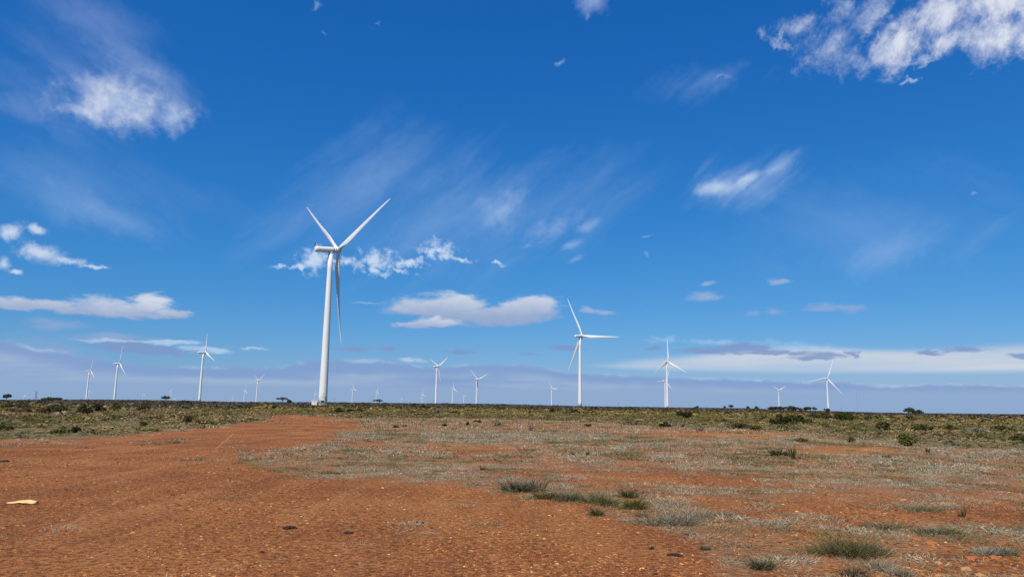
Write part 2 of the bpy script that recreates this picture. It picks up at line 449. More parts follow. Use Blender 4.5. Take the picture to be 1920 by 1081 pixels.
ORANGE = [(1380, 818, 150, 6, .9), (1200, 806, 120, 4, .7), (1600, 843, 110, 6, .6), (1560, 885, 140, 8, .6), (930, 838, 120, 6, .4), (1050, 799, 60, 2.5, .3), (700, 808, 100, 4, .3),
          (900, 945, 160, 18, .45), (850, 1000, 120, 25, .4), (620, 960, 120, 30, .3), (1080, 990, 90, 20, .4), (150, 866, 100, 5, .4), (60, 885, 60, 4, .4)]
def zones(x, y):
    z = terrain(x, y)
    px, py = to_px(np.stack([x, y, z], -1))
    ok = np.isfinite(px)
    r = np.hypot(x, y)
    px = np.where(ok, np.clip(px, -1500, 3500), 960); py = np.where(ok, np.clip(py, 700, 1500), 1200)
    wx = (fbm(x * .3, y * .3, 21, 4) - .5)
    wy = (fbm(x * .3, y * .3, 31, 4) - .5)
    sc = np.clip(20 / np.maximum(r, 1), .1, 2)
    qx = px + wx * 120 * sc ** .5; qy = py + wy * 14 * sc
    heath = sstep(interp(HEATH, qx) - qy, -2.5, 2.5)
    cover = 0.70 * sstep(qx - interp(BARE_EDGE, qy), -40, 70)
    orange = np.zeros_like(cover)
    for cx, cy, rx, ry, a in PATCH:
        if a < 0 and cx > 1000: a *= .72
        cover = cover + a * np.exp(-((qx - cx) / rx) ** 2 - ((qy - cy) / ry) ** 2)
    for cx, cy, rx, ry, a in ORANGE:
        orange = orange + a * np.exp(-((qx - cx) / rx) ** 2 - ((qy - cy) / ry) ** 2)
    cover = np.clip(cover, 0, 1)
    near_heath = np.where(qx > 620, np.exp(-np.clip(qy - interp(HEATH, qx), 0, 60) / 9.0) * .8, np.exp(-np.clip(qy - interp(HEATH, qx), 0, 50) / 4.0) * .6)
    cover = np.clip(np.maximum(cover, near_heath), 0, 1)
    dark = sstep(interp(DARK, qx) - py, -1.2, 1.2)
    yb = interp(DARK, qx)
    yellow = sstep(py - yb, -1.0, 1.2) * sstep(yb + 6.5 - py, -2, 2) * sstep(qx, 300, 380)
    behind = ~ok
    heath = np.where(behind, sstep(r, 60, 90), heath)
    cover = np.where(behind, .35, cover); dark = np.where(behind, sstep(r, 200, 300), dark); yellow = np.where(behind, 0, yellow)
    orange = np.where(behind, .2, orange)
    return dict(cover=cover, heath=heath, dark=dark, yellow=yellow, orange=np.clip(orange, 0, 1))

# ------------------------------------------------------------------ materials
def new_mat(name):
    m = bpy.data.materials.new(name); m.use_nodes = True
    m.node_tree.nodes.clear()
    b = NB(m.node_tree)
    out = b.node('ShaderNodeOutputMaterial')
    return m, b, out

def soil_material():
    m, b, out = new_mat('red_soil')
    geo = b.node('ShaderNodeNewGeometry')
    P = geo.outputs['Position']
    def attr(n):
        a = b.node('ShaderNodeAttribute', attribute_name=n); return a.outputs['Fac']
    cover, heath, dark, yellow, orange = (attr(n) for n in ('cover', 'heath', 'dark', 'yellow', 'orange'))
    nb = b.noise(P, 0.30, 6, 0.62)
    nm = b.noise(P, 2.3, 6, 0.62)
    nf = b.noise(P, 13, 5, 0.75)
    nv = b.noise(P, 70, 3, 0.6)
    c = b.mix(b.smooth(nb, 0.35, 0.65), (0.240, 0.072, 0.021, 1), (0.372, 0.138, 0.041, 1))
    sp = b.node('ShaderNodeMapping'); b.put(sp.inputs['Vector'], P); sp.inputs['Rotation'].default_value = (0, 0, R(-15)); sp.inputs['Scale'].default_value = (1.6, 0.16, 1)
    ns = b.noise(sp.outputs[0], 1.0, 6, 0.62)
    c = b.mix(b.smooth(ns, 0.50, 0.68, 0, 0.55), c, (0.43, 0.185, 0.072, 1))
    c = b.mix(b.smooth(ns, 0.48, 0.34, 0, 0.5), c, (0.185, 0.062, 0.022, 1))
    c = b.mix(b.math('MULTIPLY', orange, b.smooth(nm, 0.3, 0.65)), c, (0.56, 0.27, 0.08, 1))
    c = b.mix(b.smooth(nm, 0.48, 0.75, 0, 0.45), c, (0.17, 0.066, 0.026, 1))
    c = b.mix(b.smooth(nf, 0.51, 0.62, 0, 0.85), c, (0.095, 0.036, 0.015, 1))
    c = b.mix(b.smooth(nf, 0.48, 0.37, 0, 0.75), c, (0.52, 0.25, 0.10, 1))
    vor = b.node('ShaderNodeTexVoronoi'); b.put(vor.inputs['Vector'], P); vor.inputs['Scale'].default_value = 22
    spot = b.math('MULTIPLY', b.smooth(vor.outputs['Distance'], 0.30, 0.12), b.smooth(nv, 0.45, 0.6))
    pick = b.node('ShaderNodeSeparateColor'); b.put(pick.inputs[0], vor.outputs['Color'])
    pebc = b.mix(b.smooth(pick.outputs[0], 0.3, 0.7), (0.10, 0.036, 0.018, 1), (0.50, 0.25, 0.10, 1))
    c = b.mix(b.math('MULTIPLY', spot, 0.6), c, pebc)
    # faint wheel marks
    x, y, z = b.sep(P)
    for (p0, p1, wd, op) in TRACKS:
        g0 = ground_hit(*p0); g1 = ground_hit(*p1)
        dx, dy = g1[0] - g0[0], g1[1] - g0[1]; L = math.hypot(dx, dy); dx /= L; dy /= L
        rel = b.vmath('SUBTRACT', P, (g0[0], g0[1], 0))
        s = b.vmath('DOT_PRODUCT', rel, (dx, dy, 0)); t = b.vmath('DOT_PRODUCT', rel, (-dy, dx, 0))
        t = b.math('ADD', t, b.math('MULTIPLY', b.math('SUBTRACT', b.noise(P, 0.5, 2), 0.5), 0.16))
        al = b.math('MULTIPLY', b.smooth(b.math('ABSOLUTE', t), wd, wd * 0.4), b.math('MULTIPLY', b.smooth(s, -0.2, 0.6), b.smooth(s, L + .2, L - .6)))
        al = b.math('MULTIPLY', al, b.smooth(nm, 0.38, 0.60, 0, op * .9))
        c = b.mix(al, c, (0.46, 0.225, 0.10, 1))
    # dry litter under the low plants
    nl = b.noise(P, 1.4, 6, 0.65); nl2 = b.noise(P, 9, 5, 0.7)
    lit = b.math('ADD', b.math('MULTIPLY', nl, 0.6), b.math('MULTIPLY', nl2, 0.4))
    la = b.smooth(b.math('ADD', b.math('SUBTRACT', lit, 0.5), b.math('MULTIPLY_ADD', cover, 0.55, -0.28)), -0.04, 0.16, 0, 0.45)
    lc = b.mix(b.smooth(nl2, 0.38, 0.62), (0.23, 0.115, 0.055, 1), (0.42, 0.28, 0.155, 1))
    lc = b.mix(b.smooth(nf, 0.5, 0.7, 0, .5), lc, (0.09, 0.07, 0.045, 1))
    c = b.mix(la, c, lc)
    # heath floor
    nh = b.noise(P, 0.35, 6, 0.65); nh2 = b.noise(P, 2.0, 5, 0.7)
    hc = b.mix(b.smooth(nh, 0.38, 0.62), (0.13, 0.10, 0.04, 1), (0.24, 0.175, 0.08, 1))
    hc = b.mix(b.smooth(nh2, 0.45, 0.7, 0, .6), hc, (0.05, 0.05, 0.025, 1))
    hc = b.mix(yellow, hc, b.mix(b.smooth(nh2, .35, .65), (0.15, 0.11, 0.03, 1), (0.27, 0.20, 0.045, 1)))
    hc = b.mix(dark, hc, b.mix(b.smooth(nh, .4, .6), (0.06, 0.053, 0.036, 1), (0.10, 0.085, 0.06, 1)))
    c = b.mix(heath, c, hc)
    bs = b.node('ShaderNodeBsdfPrincipled')
    b.put(bs.inputs['Base Color'], c)
    bs.inputs['Roughness'].default_value = 0.95
    bs.inputs['Specular IOR Level'].default_value = 0.1
    h = b.math('ADD', b.math('MULTIPLY', nf, 0.06), b.math('ADD', b.math('MULTIPLY', nm, 0.05), b.math('MULTIPLY', nv, 0.008)))
    h = b.math('ADD', h, b.math('MULTIPLY', spot, 0.008))
    bp = b.node('ShaderNodeBump'); bp.inputs['Strength'].default_value = 0.9; bp.inputs['Distance'].default_value = 1.0
    b.put(bp.inputs['Height'], h)
    b.put(bs.inputs['Normal'], bp.outputs[0])
    b.nt.links.new(bs.outputs[0], out.inputs[0])
    return m

TRACKS = [((60, 1012), (195, 949), 0.055, 0.6), ((200, 947), (292, 910), 0.05, 0.85), ((400, 846), (438, 811), 0.07, 0.9), ((0, 900), (120, 886), 0.12, .6), ((215, 849), (310, 836), .2, .6), ((330, 990), (80, 1075), .05, .3), ((0, 878), (100, 868), .12, .5)]

def leaf_material(name, transl=0.25):
    m, b, out = new_mat(name)
    a = b.node('ShaderNodeAttribute', attribute_name='tint')
    df = b.node('ShaderNodeBsdfDiffuse'); tr = b.node('ShaderNodeBsdfTranslucent')
    mx = b.node('ShaderNodeMixShader'); mx.inputs[0].default_value = transl
    oi = b.node('ShaderNodeObjectInfo')
    c = b.mix(b.math('MULTIPLY_ADD', oi.outputs['Random'], 0.16, 0.0), a.outputs['Color'], b.mix(0.5, a.outputs['Color'], (0.2, 0.17, 0.08, 1)))
    b.put(df.inputs[0], c); b.put(tr.inputs[0], c)
    b.nt.links.new(df.outputs[0], mx.inputs[1]); b.nt.links.new(tr.outputs[0], mx.inputs[2])
    b.nt.links.new(mx.outputs[0], out.inputs[0])
    return m

def paint(name, rgb, rough=0.45, dirt=0.12, scale=0.6, spec=0.4):
    m, b, out = new_mat(name)
    tc = b.node('ShaderNodeTexCoord')
    mp = b.node('ShaderNodeMapping'); mp.inputs['Scale'].default_value = (1, 1, 0.12)
    b.nt.links.new(tc.outputs['Object'], mp.inputs[0])
    n = b.noise(mp.outputs[0], scale, 6, 0.6)
    c = b.mix(b.smooth(n, 0.45, 0.75, 0, dirt), tuple(rgb) + (1,), tuple(k * 0.6 for k in rgb) + (1,))
    bs = b.node('ShaderNodeBsdfPrincipled')
    b.put(bs.inputs['Base Color'], c)
    bs.inputs['Roughness'].default_value = rough
    bs.inputs['Specular IOR Level'].default_value = spec
    b.nt.links.new(bs.outputs[0], out.inputs[0])
    return m

MAT_SOIL = soil_material()
MAT_LEAF = leaf_material('dry_plant', 0.2)
MAT_WHITE = paint('turbine_white', (0.84, 0.805, 0.74), 0.4, 0.22)
MAT_BLADE = paint('blade_white', (0.82, 0.795, 0.745), 0.35, 0.12, 0.3)
MAT_GREY = paint('galvanised_grey', (0.30, 0.30, 0.30), 0.5)
MAT_DARK = paint('dark_opening', (0.02, 0.02, 0.02), 0.7)
MAT_CREAM = paint('cream_print', (0.60, 0.58, 0.46), 0.6)
MAT_BARK = paint('bark', (0.10, 0.085, 0.07), 0.9, 0.4, 4.0, 0.1)
MAT_POLE = paint('weathered_pole', (0.19, 0.19, 0.20), 0.8, 0.3)
MAT_STONE_DARK = paint('dark_clod', (0.028, 0.02, 0.018), 0.85, 0.4, 30.0, 0.2)
MAT_STONE_RED = paint('orange_stone', (0.38, 0.13, 0.042), 0.85, 0.5, 12.0, 0.2)
MAT_STONE_PALE = paint('pale_stone', (0.46, 0.24, 0.10), 0.85, 0.4, 12.0, 0.2)
MAT_SCRAP = paint('pale_yellow_scrap', (0.74, 0.52, 0.22), 0.7, 0.6, 14.0, 0.2)
MAT_TWIG = paint('grey_twig', (0.36, 0.29, 0.20), 0.9, 0.3, 8.0, 0.1)

# ------------------------------------------------------------------ ground sheet
def build_ground():
    az = np.concatenate([np.arange(-43, 43.01, 0.2), np.arange(47, 315, 6.0)])
    az = np.radians(az)
    rr = np.concatenate([[0.4, 1.2, 2.5], np.geomspace(4, 16000, 300)])
    A, Rr = np.meshgrid(az, rr)
    x = (Rr * np.sin(A)).ravel(); y = (Rr * np.cos(A)).ravel()
    z = terrain(x, y)
    zz = zones(x, y)
    n, k = len(rr), len(az)
    i = np.arange(n - 1)[:, None]; j = np.arange(k)[None, :]; j2 = (j + 1) % k
    F = np.stack([i * k + j, i * k + j2, (i + 1) * k + j2, (i + 1) * k + j], -1).reshape(-1, 4)[:, ::-1]
    V = np.stack([x, y, z], -1)
    me = mesh_np('ground', V, F, MAT_SOIL, smooth=True, attrs=zz)
    # close the small hole under the camera
    o = link('ground', me)
    tag(o, kind='structure')
    return o
build_ground()

# ------------------------------------------------------------------ plant templates (triangles)
def tuft_tpl(nb, rad, h, wid, lean=0.5, curl=0.5, seg=2, seed=0, hvar=.5):
    g = np.random.default_rng(seed)
    V, F, T = [], [], []
    for _ in range(nb):
        a = g.uniform(0, 2 * np.pi); q = rad * math.sqrt(g.uniform())
        p = np.array([q * math.cos(a), q * math.sin(a), -0.01 * h])
        a2 = a + g.normal(0, 0.9)
        L = h * (1 - hvar * g.uniform()); ln = lean * g.uniform(0.2, 1.2)
        dirv = np.array([math.cos(a2) * math.sin(ln), math.sin(a2) * math.sin(ln), math.cos(ln)])
        side = np.cross(dirv, g.normal(size=3)); side /= np.linalg.norm(side) + 1e-9
        bend = np.array([math.cos(a2), math.sin(a2), -0.5]) * curl * g.uniform(0.2, 1)
        w = wid * g.uniform(.6, 1.3); t = g.uniform(.6, 1.25)
        base = len(V)
        for s in range(seg):
            f = s / seg
            c = p + dirv * L * f + bend * L * f * f * .5
            ww = w * (1 - .45 * f)
            V += [c - side * ww / 2, c + side * ww / 2]; T += [t * (0.85 + .15 * f)] * 2
        V.append(p + dirv * L + bend * L * .5); T.append(t * 1.1)
        for s in range(seg - 1):
            q0 = base + 2 * s
            F += [(q0, q0 + 1, q0 + 3), (q0, q0 + 3, q0 + 2)]
        q0 = base + 2 * (seg - 1)
        F.append((q0, q0 + 1, base + 2 * seg))
    return np.array(V), np.array(F), np.array(T)

def bush_tpl(nl, leaf, seed=0, lumps=7, zlo=-0.05, long=1.6, inner=.55, updir=.5):
    """unit dome (radius 1, height 1) of separate leaves gathered in uneven lumps"""
    g = np.random.default_rng(seed)
    C = []
    for _ in range(lumps):
        a = g.uniform(0, 2 * np.pi); q = math.sqrt(g.uniform()) * .62
        C.append((q * math.cos(a), q * math.sin(a), g.uniform(.18, .62) * (1.05 - .5 * q), g.uniform(.26, .46)))
    V, F, T = [], [], []
    for _ in range(nl):
        cx, cy, cz, cr = C[g.integers(len(C))]
        d = g.normal(size=3); d /= np.linalg.norm(d); d[2] = abs(d[2]) * 1.1 - .25
        p = np.array([cx, cy, cz]) + d * cr * g.uniform(inner, 1.05)
        if p[2] < zlo: p[2] = g.uniform(0, .15)
        nrm = d + g.normal(size=3) * .55 + np.array([0, 0, updir]); nrm /= np.linalg.norm(nrm)
        u = np.cross(nrm, g.normal(size=3)); u /= np.linalg.norm(u); v = np.cross(nrm, u)
        s = leaf * g.uniform(.6, 1.3); t = g.uniform(.65, 1.3)
        k = len(V)
        V += [p - u * s * long * .5, p + v * s * .5, p + u * s * long * .5, p - v * s * .5]
        T += [t] * 4
        F += [(k, k + 1, k + 2), (k, k + 2, k + 3)]
    return np.array(V), np.array(F), np.array(T)

def scatter(parts):
    """parts: list of (template, pos(k,3), rotz(k), scale(k,3), rgb(k,3)) -> one joined V, F, C"""
    Vs, Fs, Cs, off = [], [], [], 0
    for (tv, tf, tt), pos, rz, sc, rgb in parts:
        k = len(pos)
        if not k: continue
        s = tv[None] * sc[:, None, :]
        c, sn = np.cos(rz)[:, None], np.sin(rz)[:, None]
        X = s[..., 0] * c - s[..., 1] * sn + pos[:, 0:1]
        Y = s[..., 0] * sn + s[..., 1] * c + pos[:, 1:2]
        Z = s[..., 2] + pos[:, 2:3]
        Vs.append(np.stack([X, Y, Z], -1).reshape(-1, 3).astype(np.float32))
        Fs.append((tf[None] + (np.arange(k) * len(tv))[:, None, None] + off).reshape(-1, 3))
        Cs.append((rgb[:, None, :] * tt[None, :, None]).reshape(-1, 3))
        off += k * len(tv)
    return np.concatenate(Vs), np.concatenate(Fs), np.clip(np.concatenate(Cs), 0, 1)

def wedge(n, r0, r1, half=R(39)):
    r = np.sqrt(rng.uniform(r0 * r0, r1 * r1, n)); a = rng.uniform(-half, half, n)
    return r * np.sin(a), r * np.cos(a)

def pick_rgb(n, pal):
    pal = [(w, np.array(c)) for w, c in pal]
    w = np.array([p[0] for p in pal], float); w /= w.sum()
    i = rng.choice(len(pal), n, p=w)
    c = np.stack([p[1] for p in pal])[i]
    return c * rng.uniform(.82, 1.18, (n, 1)) * rng.uniform(.94, 1.06, (n, 3))

P_SILVER = [(4, (.48, .415, .28)), (3, (.40, .34, .225)), (2.6, (.37, .365, .225)), (1.4, (.60, .53, .37)), (1.4, (.23, .175, .11))]
P_OLIVE = [(2, (.16, .145, .06)), (2, (.25, .20, .11)), (1, (.13, .13, .05))]
P_HEATH = [(3.6, (.36, .255, .115)), (2.6, (.275, .205, .075)), (1.2, (.165, .14, .05)), (1.0, (.27, .215, .145)), (0.9, (.075, .085, .028)), (1.1, (.19, .125, .06))]
P_YELLOW = [(3, (.30, .22, .062)), (2, (.25, .185, .062)), (1.4, (.13, .12, .04))]
P_DARK = [(3, (.115, .095, .066)), (2, (.15, .12, .09)), (1.2, (.085, .08, .045)), (.5, (.18, .145, .11))]

# ---- low silvery ground cover (mats of thin dry stems)
def build_cover():
    near = [tuft_tpl(60, .19, .085, .0062, 1.25, .9, 2, s, .75) for s in range(6)]
    mid = [tuft_tpl(34, .28, .13, .014, 1.15, .8, 2, 20 + s, .7) for s in range(5)]
    far = [tuft_tpl(18, .46, .20, .036, 1.0, .6, 2, 40 + s, .7) for s in range(4)]
    parts = []
    for tpls, r0, r1, dens, s0, s1, seed in ((near, 7.5, 24, 26, .6, 1.3, 1), (mid, 24, 52, 9.0, .7, 1.4, 2), (far, 52, 150, 1.7, .7, 1.4, 3)):
        n = int(dens * R(39) * (r1 * r1 - r0 * r0))
        x, y = wedge(n, r0, r1)
        zn = zones(x, y)
        pat = fbm(x * .8, y * .8, 77, 5) * .5 + fbm(x * 2.7, y * 2.7, 78, 3) * .5
        p = sstep((pat - .5) * 1.9 + zn['cover'] * .66 - .38, -.10, .16) * .9 + .0015 + .06 * zn['cover']
        p = p * (1 - .8 * zn['heath'])
        keep = rng.uniform(size=n) < p
        x, y, cv = x[keep], y[keep], zn['cover'][keep]
        z = terrain(x, y); k = len(x)
        rgb = pick_rgb(k, P_SILVER)
        ol = (fbm(x * .5, y * .5, 91, 3) > .60) | (rng.uniform(size=k) < .06)
        rgb[ol] = pick_rgb(int(ol.sum()), P_OLIVE) * 1.25
        ti = rng.integers(len(tpls), size=k)
        sc = rng.uniform(s0, s1, (k, 1)) * np.array([[1, 1, 1]]) * np.stack([np.ones(k), np.ones(k), rng.uniform(.5, 1.25, k)], -1)
        rz = rng.uniform(0, 6.283, k)
        for t in range(len(tpls)):
            q = ti == t
            parts.append((tpls[t], np.stack([x[q], y[q], z[q]], -1), rz[q], sc[q], rgb[q]))
    V, F, C = scatter(parts)
    print('cover tris', len(F))
    tag(link('dry_ground_cover', mesh_np('dry_ground_cover', V, F, MAT_LEAF, C)), kind='stuff')
build_cover()

# the crane pad around the nearest turbine is kept low
T1_XY = (float(364 * math.sin(px_azel(605, 757)[0])), float(364 * math.cos(px_azel(605, 757)[0])))
# ---- heath: dense scrub out to the skyline
def build_scrub():
    gn = [tuft_tpl(30, .40, .62, .040, .6, .5, 2, 60 + s) for s in range(4)]
    bn = [bush_tpl(38, .17, 70 + s, 4) for s in range(4)]
    gm = [tuft_tpl(14, .6, .8, .13, .5, .3, 1, 80 + s) for s in range(4)]
    bm_ = [bush_tpl(14, .34, 90 + s, 4) for s in range(4)]
    bf = [bush_tpl(9, .5, 100 + s, 3) for s in range(4)]
    parts = []
    for r0, r1, dens, kind in ((30, 150, .85, 0), (150, 460, .16, 1), (460, 1300, .030, 2)):
        n = int(dens * R(39) * (r1 * r1 - r0 * r0))
        x, y = wedge(n, r0, r1)
        zn = zones(x, y)
        gap = fbm(x * .12, y * .12, 55, 4)
        keep = rng.uniform(size=n) < zn['heath'] * (sstep(gap, .22, .45) * .75 + .25)
        x, y = x[keep], y[keep]; zn = {k: v[keep] for k, v in zn.items()}
        clear = (np.hypot(x - T1_XY[0], y - T1_XY[1]) < 55) | ((np.abs(np.arctan2(x, y) - math.atan2(*T1_XY)) < .022) & (np.hypot(x, y) > 270) & (np.hypot(x, y) < 370))
        x, y = x[~clear], y[~clear]; zn = {k: v[~clear] for k, v in zn.items()}
        z = terrain(x, y); k = len(x)
        rgb = pick_rgb(k, P_HEATH)
        # drifts of the same plant
        drift = fbm(x * .08, y * .08, 56, 3)
        g = drift > .56; rgb[g] = rgb[g] * .40 + pick_rgb(int(g.sum()), [(1, (.11, .115, .032)), (1, (.17, .15, .045))]) * .60
        yl = rng.uniform(size=k) < zn['yellow'] * .85; rgb[yl] = pick_rgb(int(yl.sum()), P_YELLOW)
        dk = rng.uniform(size=k) < zn['dark'] * .95; rgb[dk] = pick_rgb(int(dk.sum()), P_DARK)
        rz = rng.uniform(0, 6.283, k)
        grassy = (rng.uniform(size=k) < .5) & ~dk
        if kind == 0:
            sets = [(gn, grassy, 1.15, .50), (bn, ~grassy, .75, .40)]
        elif kind == 1:
            sets = [(gm, grassy, 1.5, .75), (bm_, ~grassy, 1.35, .7)]
        else:
            sets = [(bf, np.ones(k, bool), 3.2, .78)]
        edge = .45 + .55 * sstep(np.hypot(x, y), 35, 75)
        for tpls, msk, w, h in sets:
            ti = rng.integers(len(tpls), size=k)
            for t in range(len(tpls)):
                q = msk & (ti == t); m = int(q.sum())
                s = rng.lognormal(0, .3, m)
                sc = np.stack([w * s, w * s * rng.uniform(.7, 1.2, m), h * s ** .7 * rng.uniform(.6, 1.25, m) * edge[q]], -1)
                parts.append((tpls[t], np.stack([x[q], y[q], z[q]], -1), rz[q], sc, rgb[q]))
    V, F, C = scatter(parts)
    print('scrub tris', len(F))
    tag(link('heath_scrub', mesh_np('heath_scrub', V, F, MAT_LEAF, C)), kind='stuff')
build_scrub()

# ---- loose gravel on the bare soil
def build_gravel():
    g = np.random.default_rng(5)
    tpl = []
    for s in range(5):
        v = np.array([(1, 0, 0), (-1, 0, 0), (0, 1, 0), (0, -1, 0), (0, 0, 1), (.7, .7, .5), (-.6, .7, .45), (-.7, -.6, .5), (.6, -.7, .5)], float)
        v *= g.uniform(.7, 1.2, (9, 1)); v[:, 2] = np.maximum(v[:, 2], -.1) * .7
        f = [(0, 5, 4), (5, 2, 4), (2, 6, 4), (6, 1, 4), (1, 7, 4), (7, 3, 4), (3, 8, 4), (8, 0, 4), (0, 2, 5), (2, 1, 6), (1, 3, 7), (3, 0, 8)]
        tpl.append((v, np.array(f), np.ones(9)))
    n = 120000
    r = 7.3 * (30 / 7.3) ** rng.uniform(0, 1, n) ; a = rng.uniform(-R(38), R(38), n)
    x, y = r * np.sin(a), r * np.cos(a)
    zn = zones(x, y)
    pat = fbm(x * .6, y * .6, 12, 4)
    rocky = sstep(to_px(np.stack([x, y, 0 * x], -1))[0], 1500, 1750) * sstep(12.5 - r, 0, 3)
    keep = rng.uniform(size=n) < (.25 + 1.2 * sstep(pat, .42, .62)) * (1 - .6 * zn['cover'])
    x, y, r, rocky = x[keep], y[keep], r[keep], rocky[keep]; k = len(x)
    size = np.clip(rng.lognormal(math.log(.0082), .48, k), .003, .026) * (1 + .75 * rocky) * (r / 9) ** .35
    rgb = pick_rgb(k, [(5, (.36, .13, .04)), (3, (.23, .08, .03)), (2.4, (.44, .20, .07)), (.5, (.60, .33, .13)), (2.6, (.10, .04, .018)), (.08, (.68, .48, .28))])
    ti = rng.integers(5, size=k); rz = rng.uniform(0, 6.28, k)
    sc = size[:, None] * np.stack([rng.uniform(.8, 1.6, k), rng.uniform(.7, 1.1, k), rng.uniform(.5, 1.0, k)], -1)
    z = terrain(x, y) - .002
    V, F, C = scatter([(tpl[t], np.stack([x, y, z], -1)[ti == t], rz[ti == t], sc[ti == t], rgb[ti == t]) for t in range(5)])
    print('gravel tris', len(F))
    tag(link('gravel', mesh_np('gravel', V, F, MAT_LEAF_SOLID, C)), kind='stuff')
MAT_LEAF_SOLID = leaf_material('loose_stone', 0.0)
build_gravel()

# ------------------------------------------------------------------ wind turbines
HUB_H, ROTOR_Y, TILT = 80.0, 4.3, R(6)
def ring_mesh(name, rings, nseg, mat, smooth=True, cap0=True, cap1=True):
    """rings: list of (n,3) arrays of the same length -> closed loft of quads with fan caps"""
    V = np.concatenate(rings); m = len(rings)
    F = []
    for i in range(m - 1):
        for j in range(nseg):
            j2 = (j + 1) % nseg
            F.append((i * nseg + j, i * nseg + j2, (i + 1) * nseg + j2, (i + 1) * nseg + j))
    me = bpy.data.meshes.new(name)
    faces = list(F)
    if cap0: faces.append(tuple(range(nseg))[::-1])
    if cap1: faces.append(tuple(range((m - 1) * nseg, m * nseg)))
    me.from_pydata([tuple(v) for v in V], [], faces)
    me.update()
    me.polygons.foreach_set('use_smooth', [smooth and len(p.vertices) == 4 for p in me.polygons])
    me.materials.append(mat)
    return me
def circ(n, rx, ry=None):
    t = np.arange(n) * 2 * np.pi / n
    return np.stack([np.cos(t) * rx, np.sin(t) * (ry or rx)], -1)

def tower_mesh():
    n = 40; rings = []
    zs = [0, 5, 14, 22, 30, 40, 50, 60, 70, 78.6]
    def rad(z): return 2.18 - (2.18 - 1.17) * (z / 78.6) ** 1.05
    for z in zs:
        rr = rad(z)
        c = circ(n, rr)
        rings.append(np.column_stack([c, np.full(n, z)]))
    return ring_mesh('tower', rings, n, MAT_WHITE)
def flange_mesh(z, extra, hgt):
    n = 40; rr = 2.18 - (2.18 - 1.17) * (z / 78.6) ** 1.05 + extra
    c = circ(n, rr)
    return ring_mesh('flange', [np.column_stack([c, np.full(n, z)]), np.column_stack([c, np.full(n, z + hgt)])], n, MAT_WHITE)
def nacelle_mesh():
    n = 28; rings = []
    prof = [(-9.0, .35), (-8.95, .95), (-8.75, 1.22), (-8.3, 1.36), (-7, 1.42), (-3, 1.46), (0.4, 1.48), (1.6, 1.46), (1.65, 1.38), (1.8, 1.38), (1.85, 1.5), (2.7, 1.48), (2.75, 1.2)]
    for y, r in prof:
        t = np.arange(n) * 2 * np.pi / n
        e = 0.86
        x = np.sign(np.cos(t)) * np.abs(np.cos(t)) ** e * r; z = np.sign(np.sin(t)) * np.abs(np.sin(t)) ** e * r * .98
        rings.append(np.stack([x, np.full(n, y), z], -1))
    return ring_mesh('nacelle', rings, n, MAT_WHITE)
def hub_mesh():
    n = 28; rings = []
    for y, r in [(-1.5, 1.0), (-1.48, 1.30), (-.6, 1.46), (.3, 1.46), (.9, 1.34), (1.4, 1.08), (1.8, .66), (1.98, .2)]:
        t = np.arange(n) * 2 * np.pi / n
        rings.append(np.stack([np.cos(t) * r, np.full(n, y), np.sin(t) * r], -1))
    return ring_mesh('hub', rings, n, MAT_WHITE)
def blade_mesh():
    n = 20; L = 49.0; rings = []
    t = np.arange(n) * 2 * np.pi / n
    for s in np.concatenate([[0.0, .02, .04, .07, .10, .14, .18, .23], np.linspace(.3, .94, 12), [.97, .99, .998]]):
        chord = np.interp(s, [0, .03, .18, .24, .5, .8, .93, .98, 1], [1.9, 1.95, 3.45, 3.4, 2.15, 1.15, .75, .45, .12])
        thick = np.interp(s, [0, .03, .10, .18, .3, .6, 1], [1.0, .98, .62, .42, .27, .20, .15])
        tw = math.radians(np.interp(s, [0, .1, .2, .4, .7, 1], [16, 15, 12, 6, 2, 0]) + 3)
        rnd = np.interp(s, [0, .04, .18], [1, 1, 0])
        # airfoil: leading edge at -X side; blend from a circle at the root
        xc = np.cos(t); yc = np.sin(t)
        xa = (xc * .5 + .5) - .30
        ya = .5 * thick * np.sign(yc) * np.abs(yc) ** 1.15 * (1.02 - .62 * (xc * .5 + .5)) * 1.25
        xr = xc * .5; yr = yc * .5 * thick
        px_ = (rnd * xr + (1 - rnd) * xa) * chord; py_ = (rnd * yr + (1 - rnd) * ya) * chord
        X = px_ * math.cos(tw) + py_ * math.sin(tw); Yv = -px_ * math.sin(tw) + py_ * math.cos(tw)
        bend = 2.0 * s ** 2.2 + s * L * math.sin(R(1.5))
        rings.append(np.stack([X, Yv + bend, np.full(n, 1.0 + s * L)], -1))
    return ring_mesh('blade', rings, n, MAT_BLADE)
def box_mesh(name, boxes, mat):
    V, F = [], []
    for (x0, x1, y0, y1, z0, z1) in boxes:
        k = len(V)
        V += [(x0, y0, z0), (x1, y0, z0), (x1, y1, z0), (x0, y1, z0), (x0, y0, z1), (x1, y0, z1), (x1, y1, z1), (x0, y1, z1)]
        F += [(k, k + 3, k + 2, k + 1), (k + 4, k + 5, k + 6, k + 7), (k, k + 1, k + 5, k + 4), (k + 1, k + 2, k + 6, k + 5), (k + 2, k + 3, k + 7, k + 6), (k + 3, k, k + 4, k + 7)]
    me = bpy.data.meshes.new(name); me.from_pydata(V, [], F); me.update(); me.materials.append(mat)
    return me
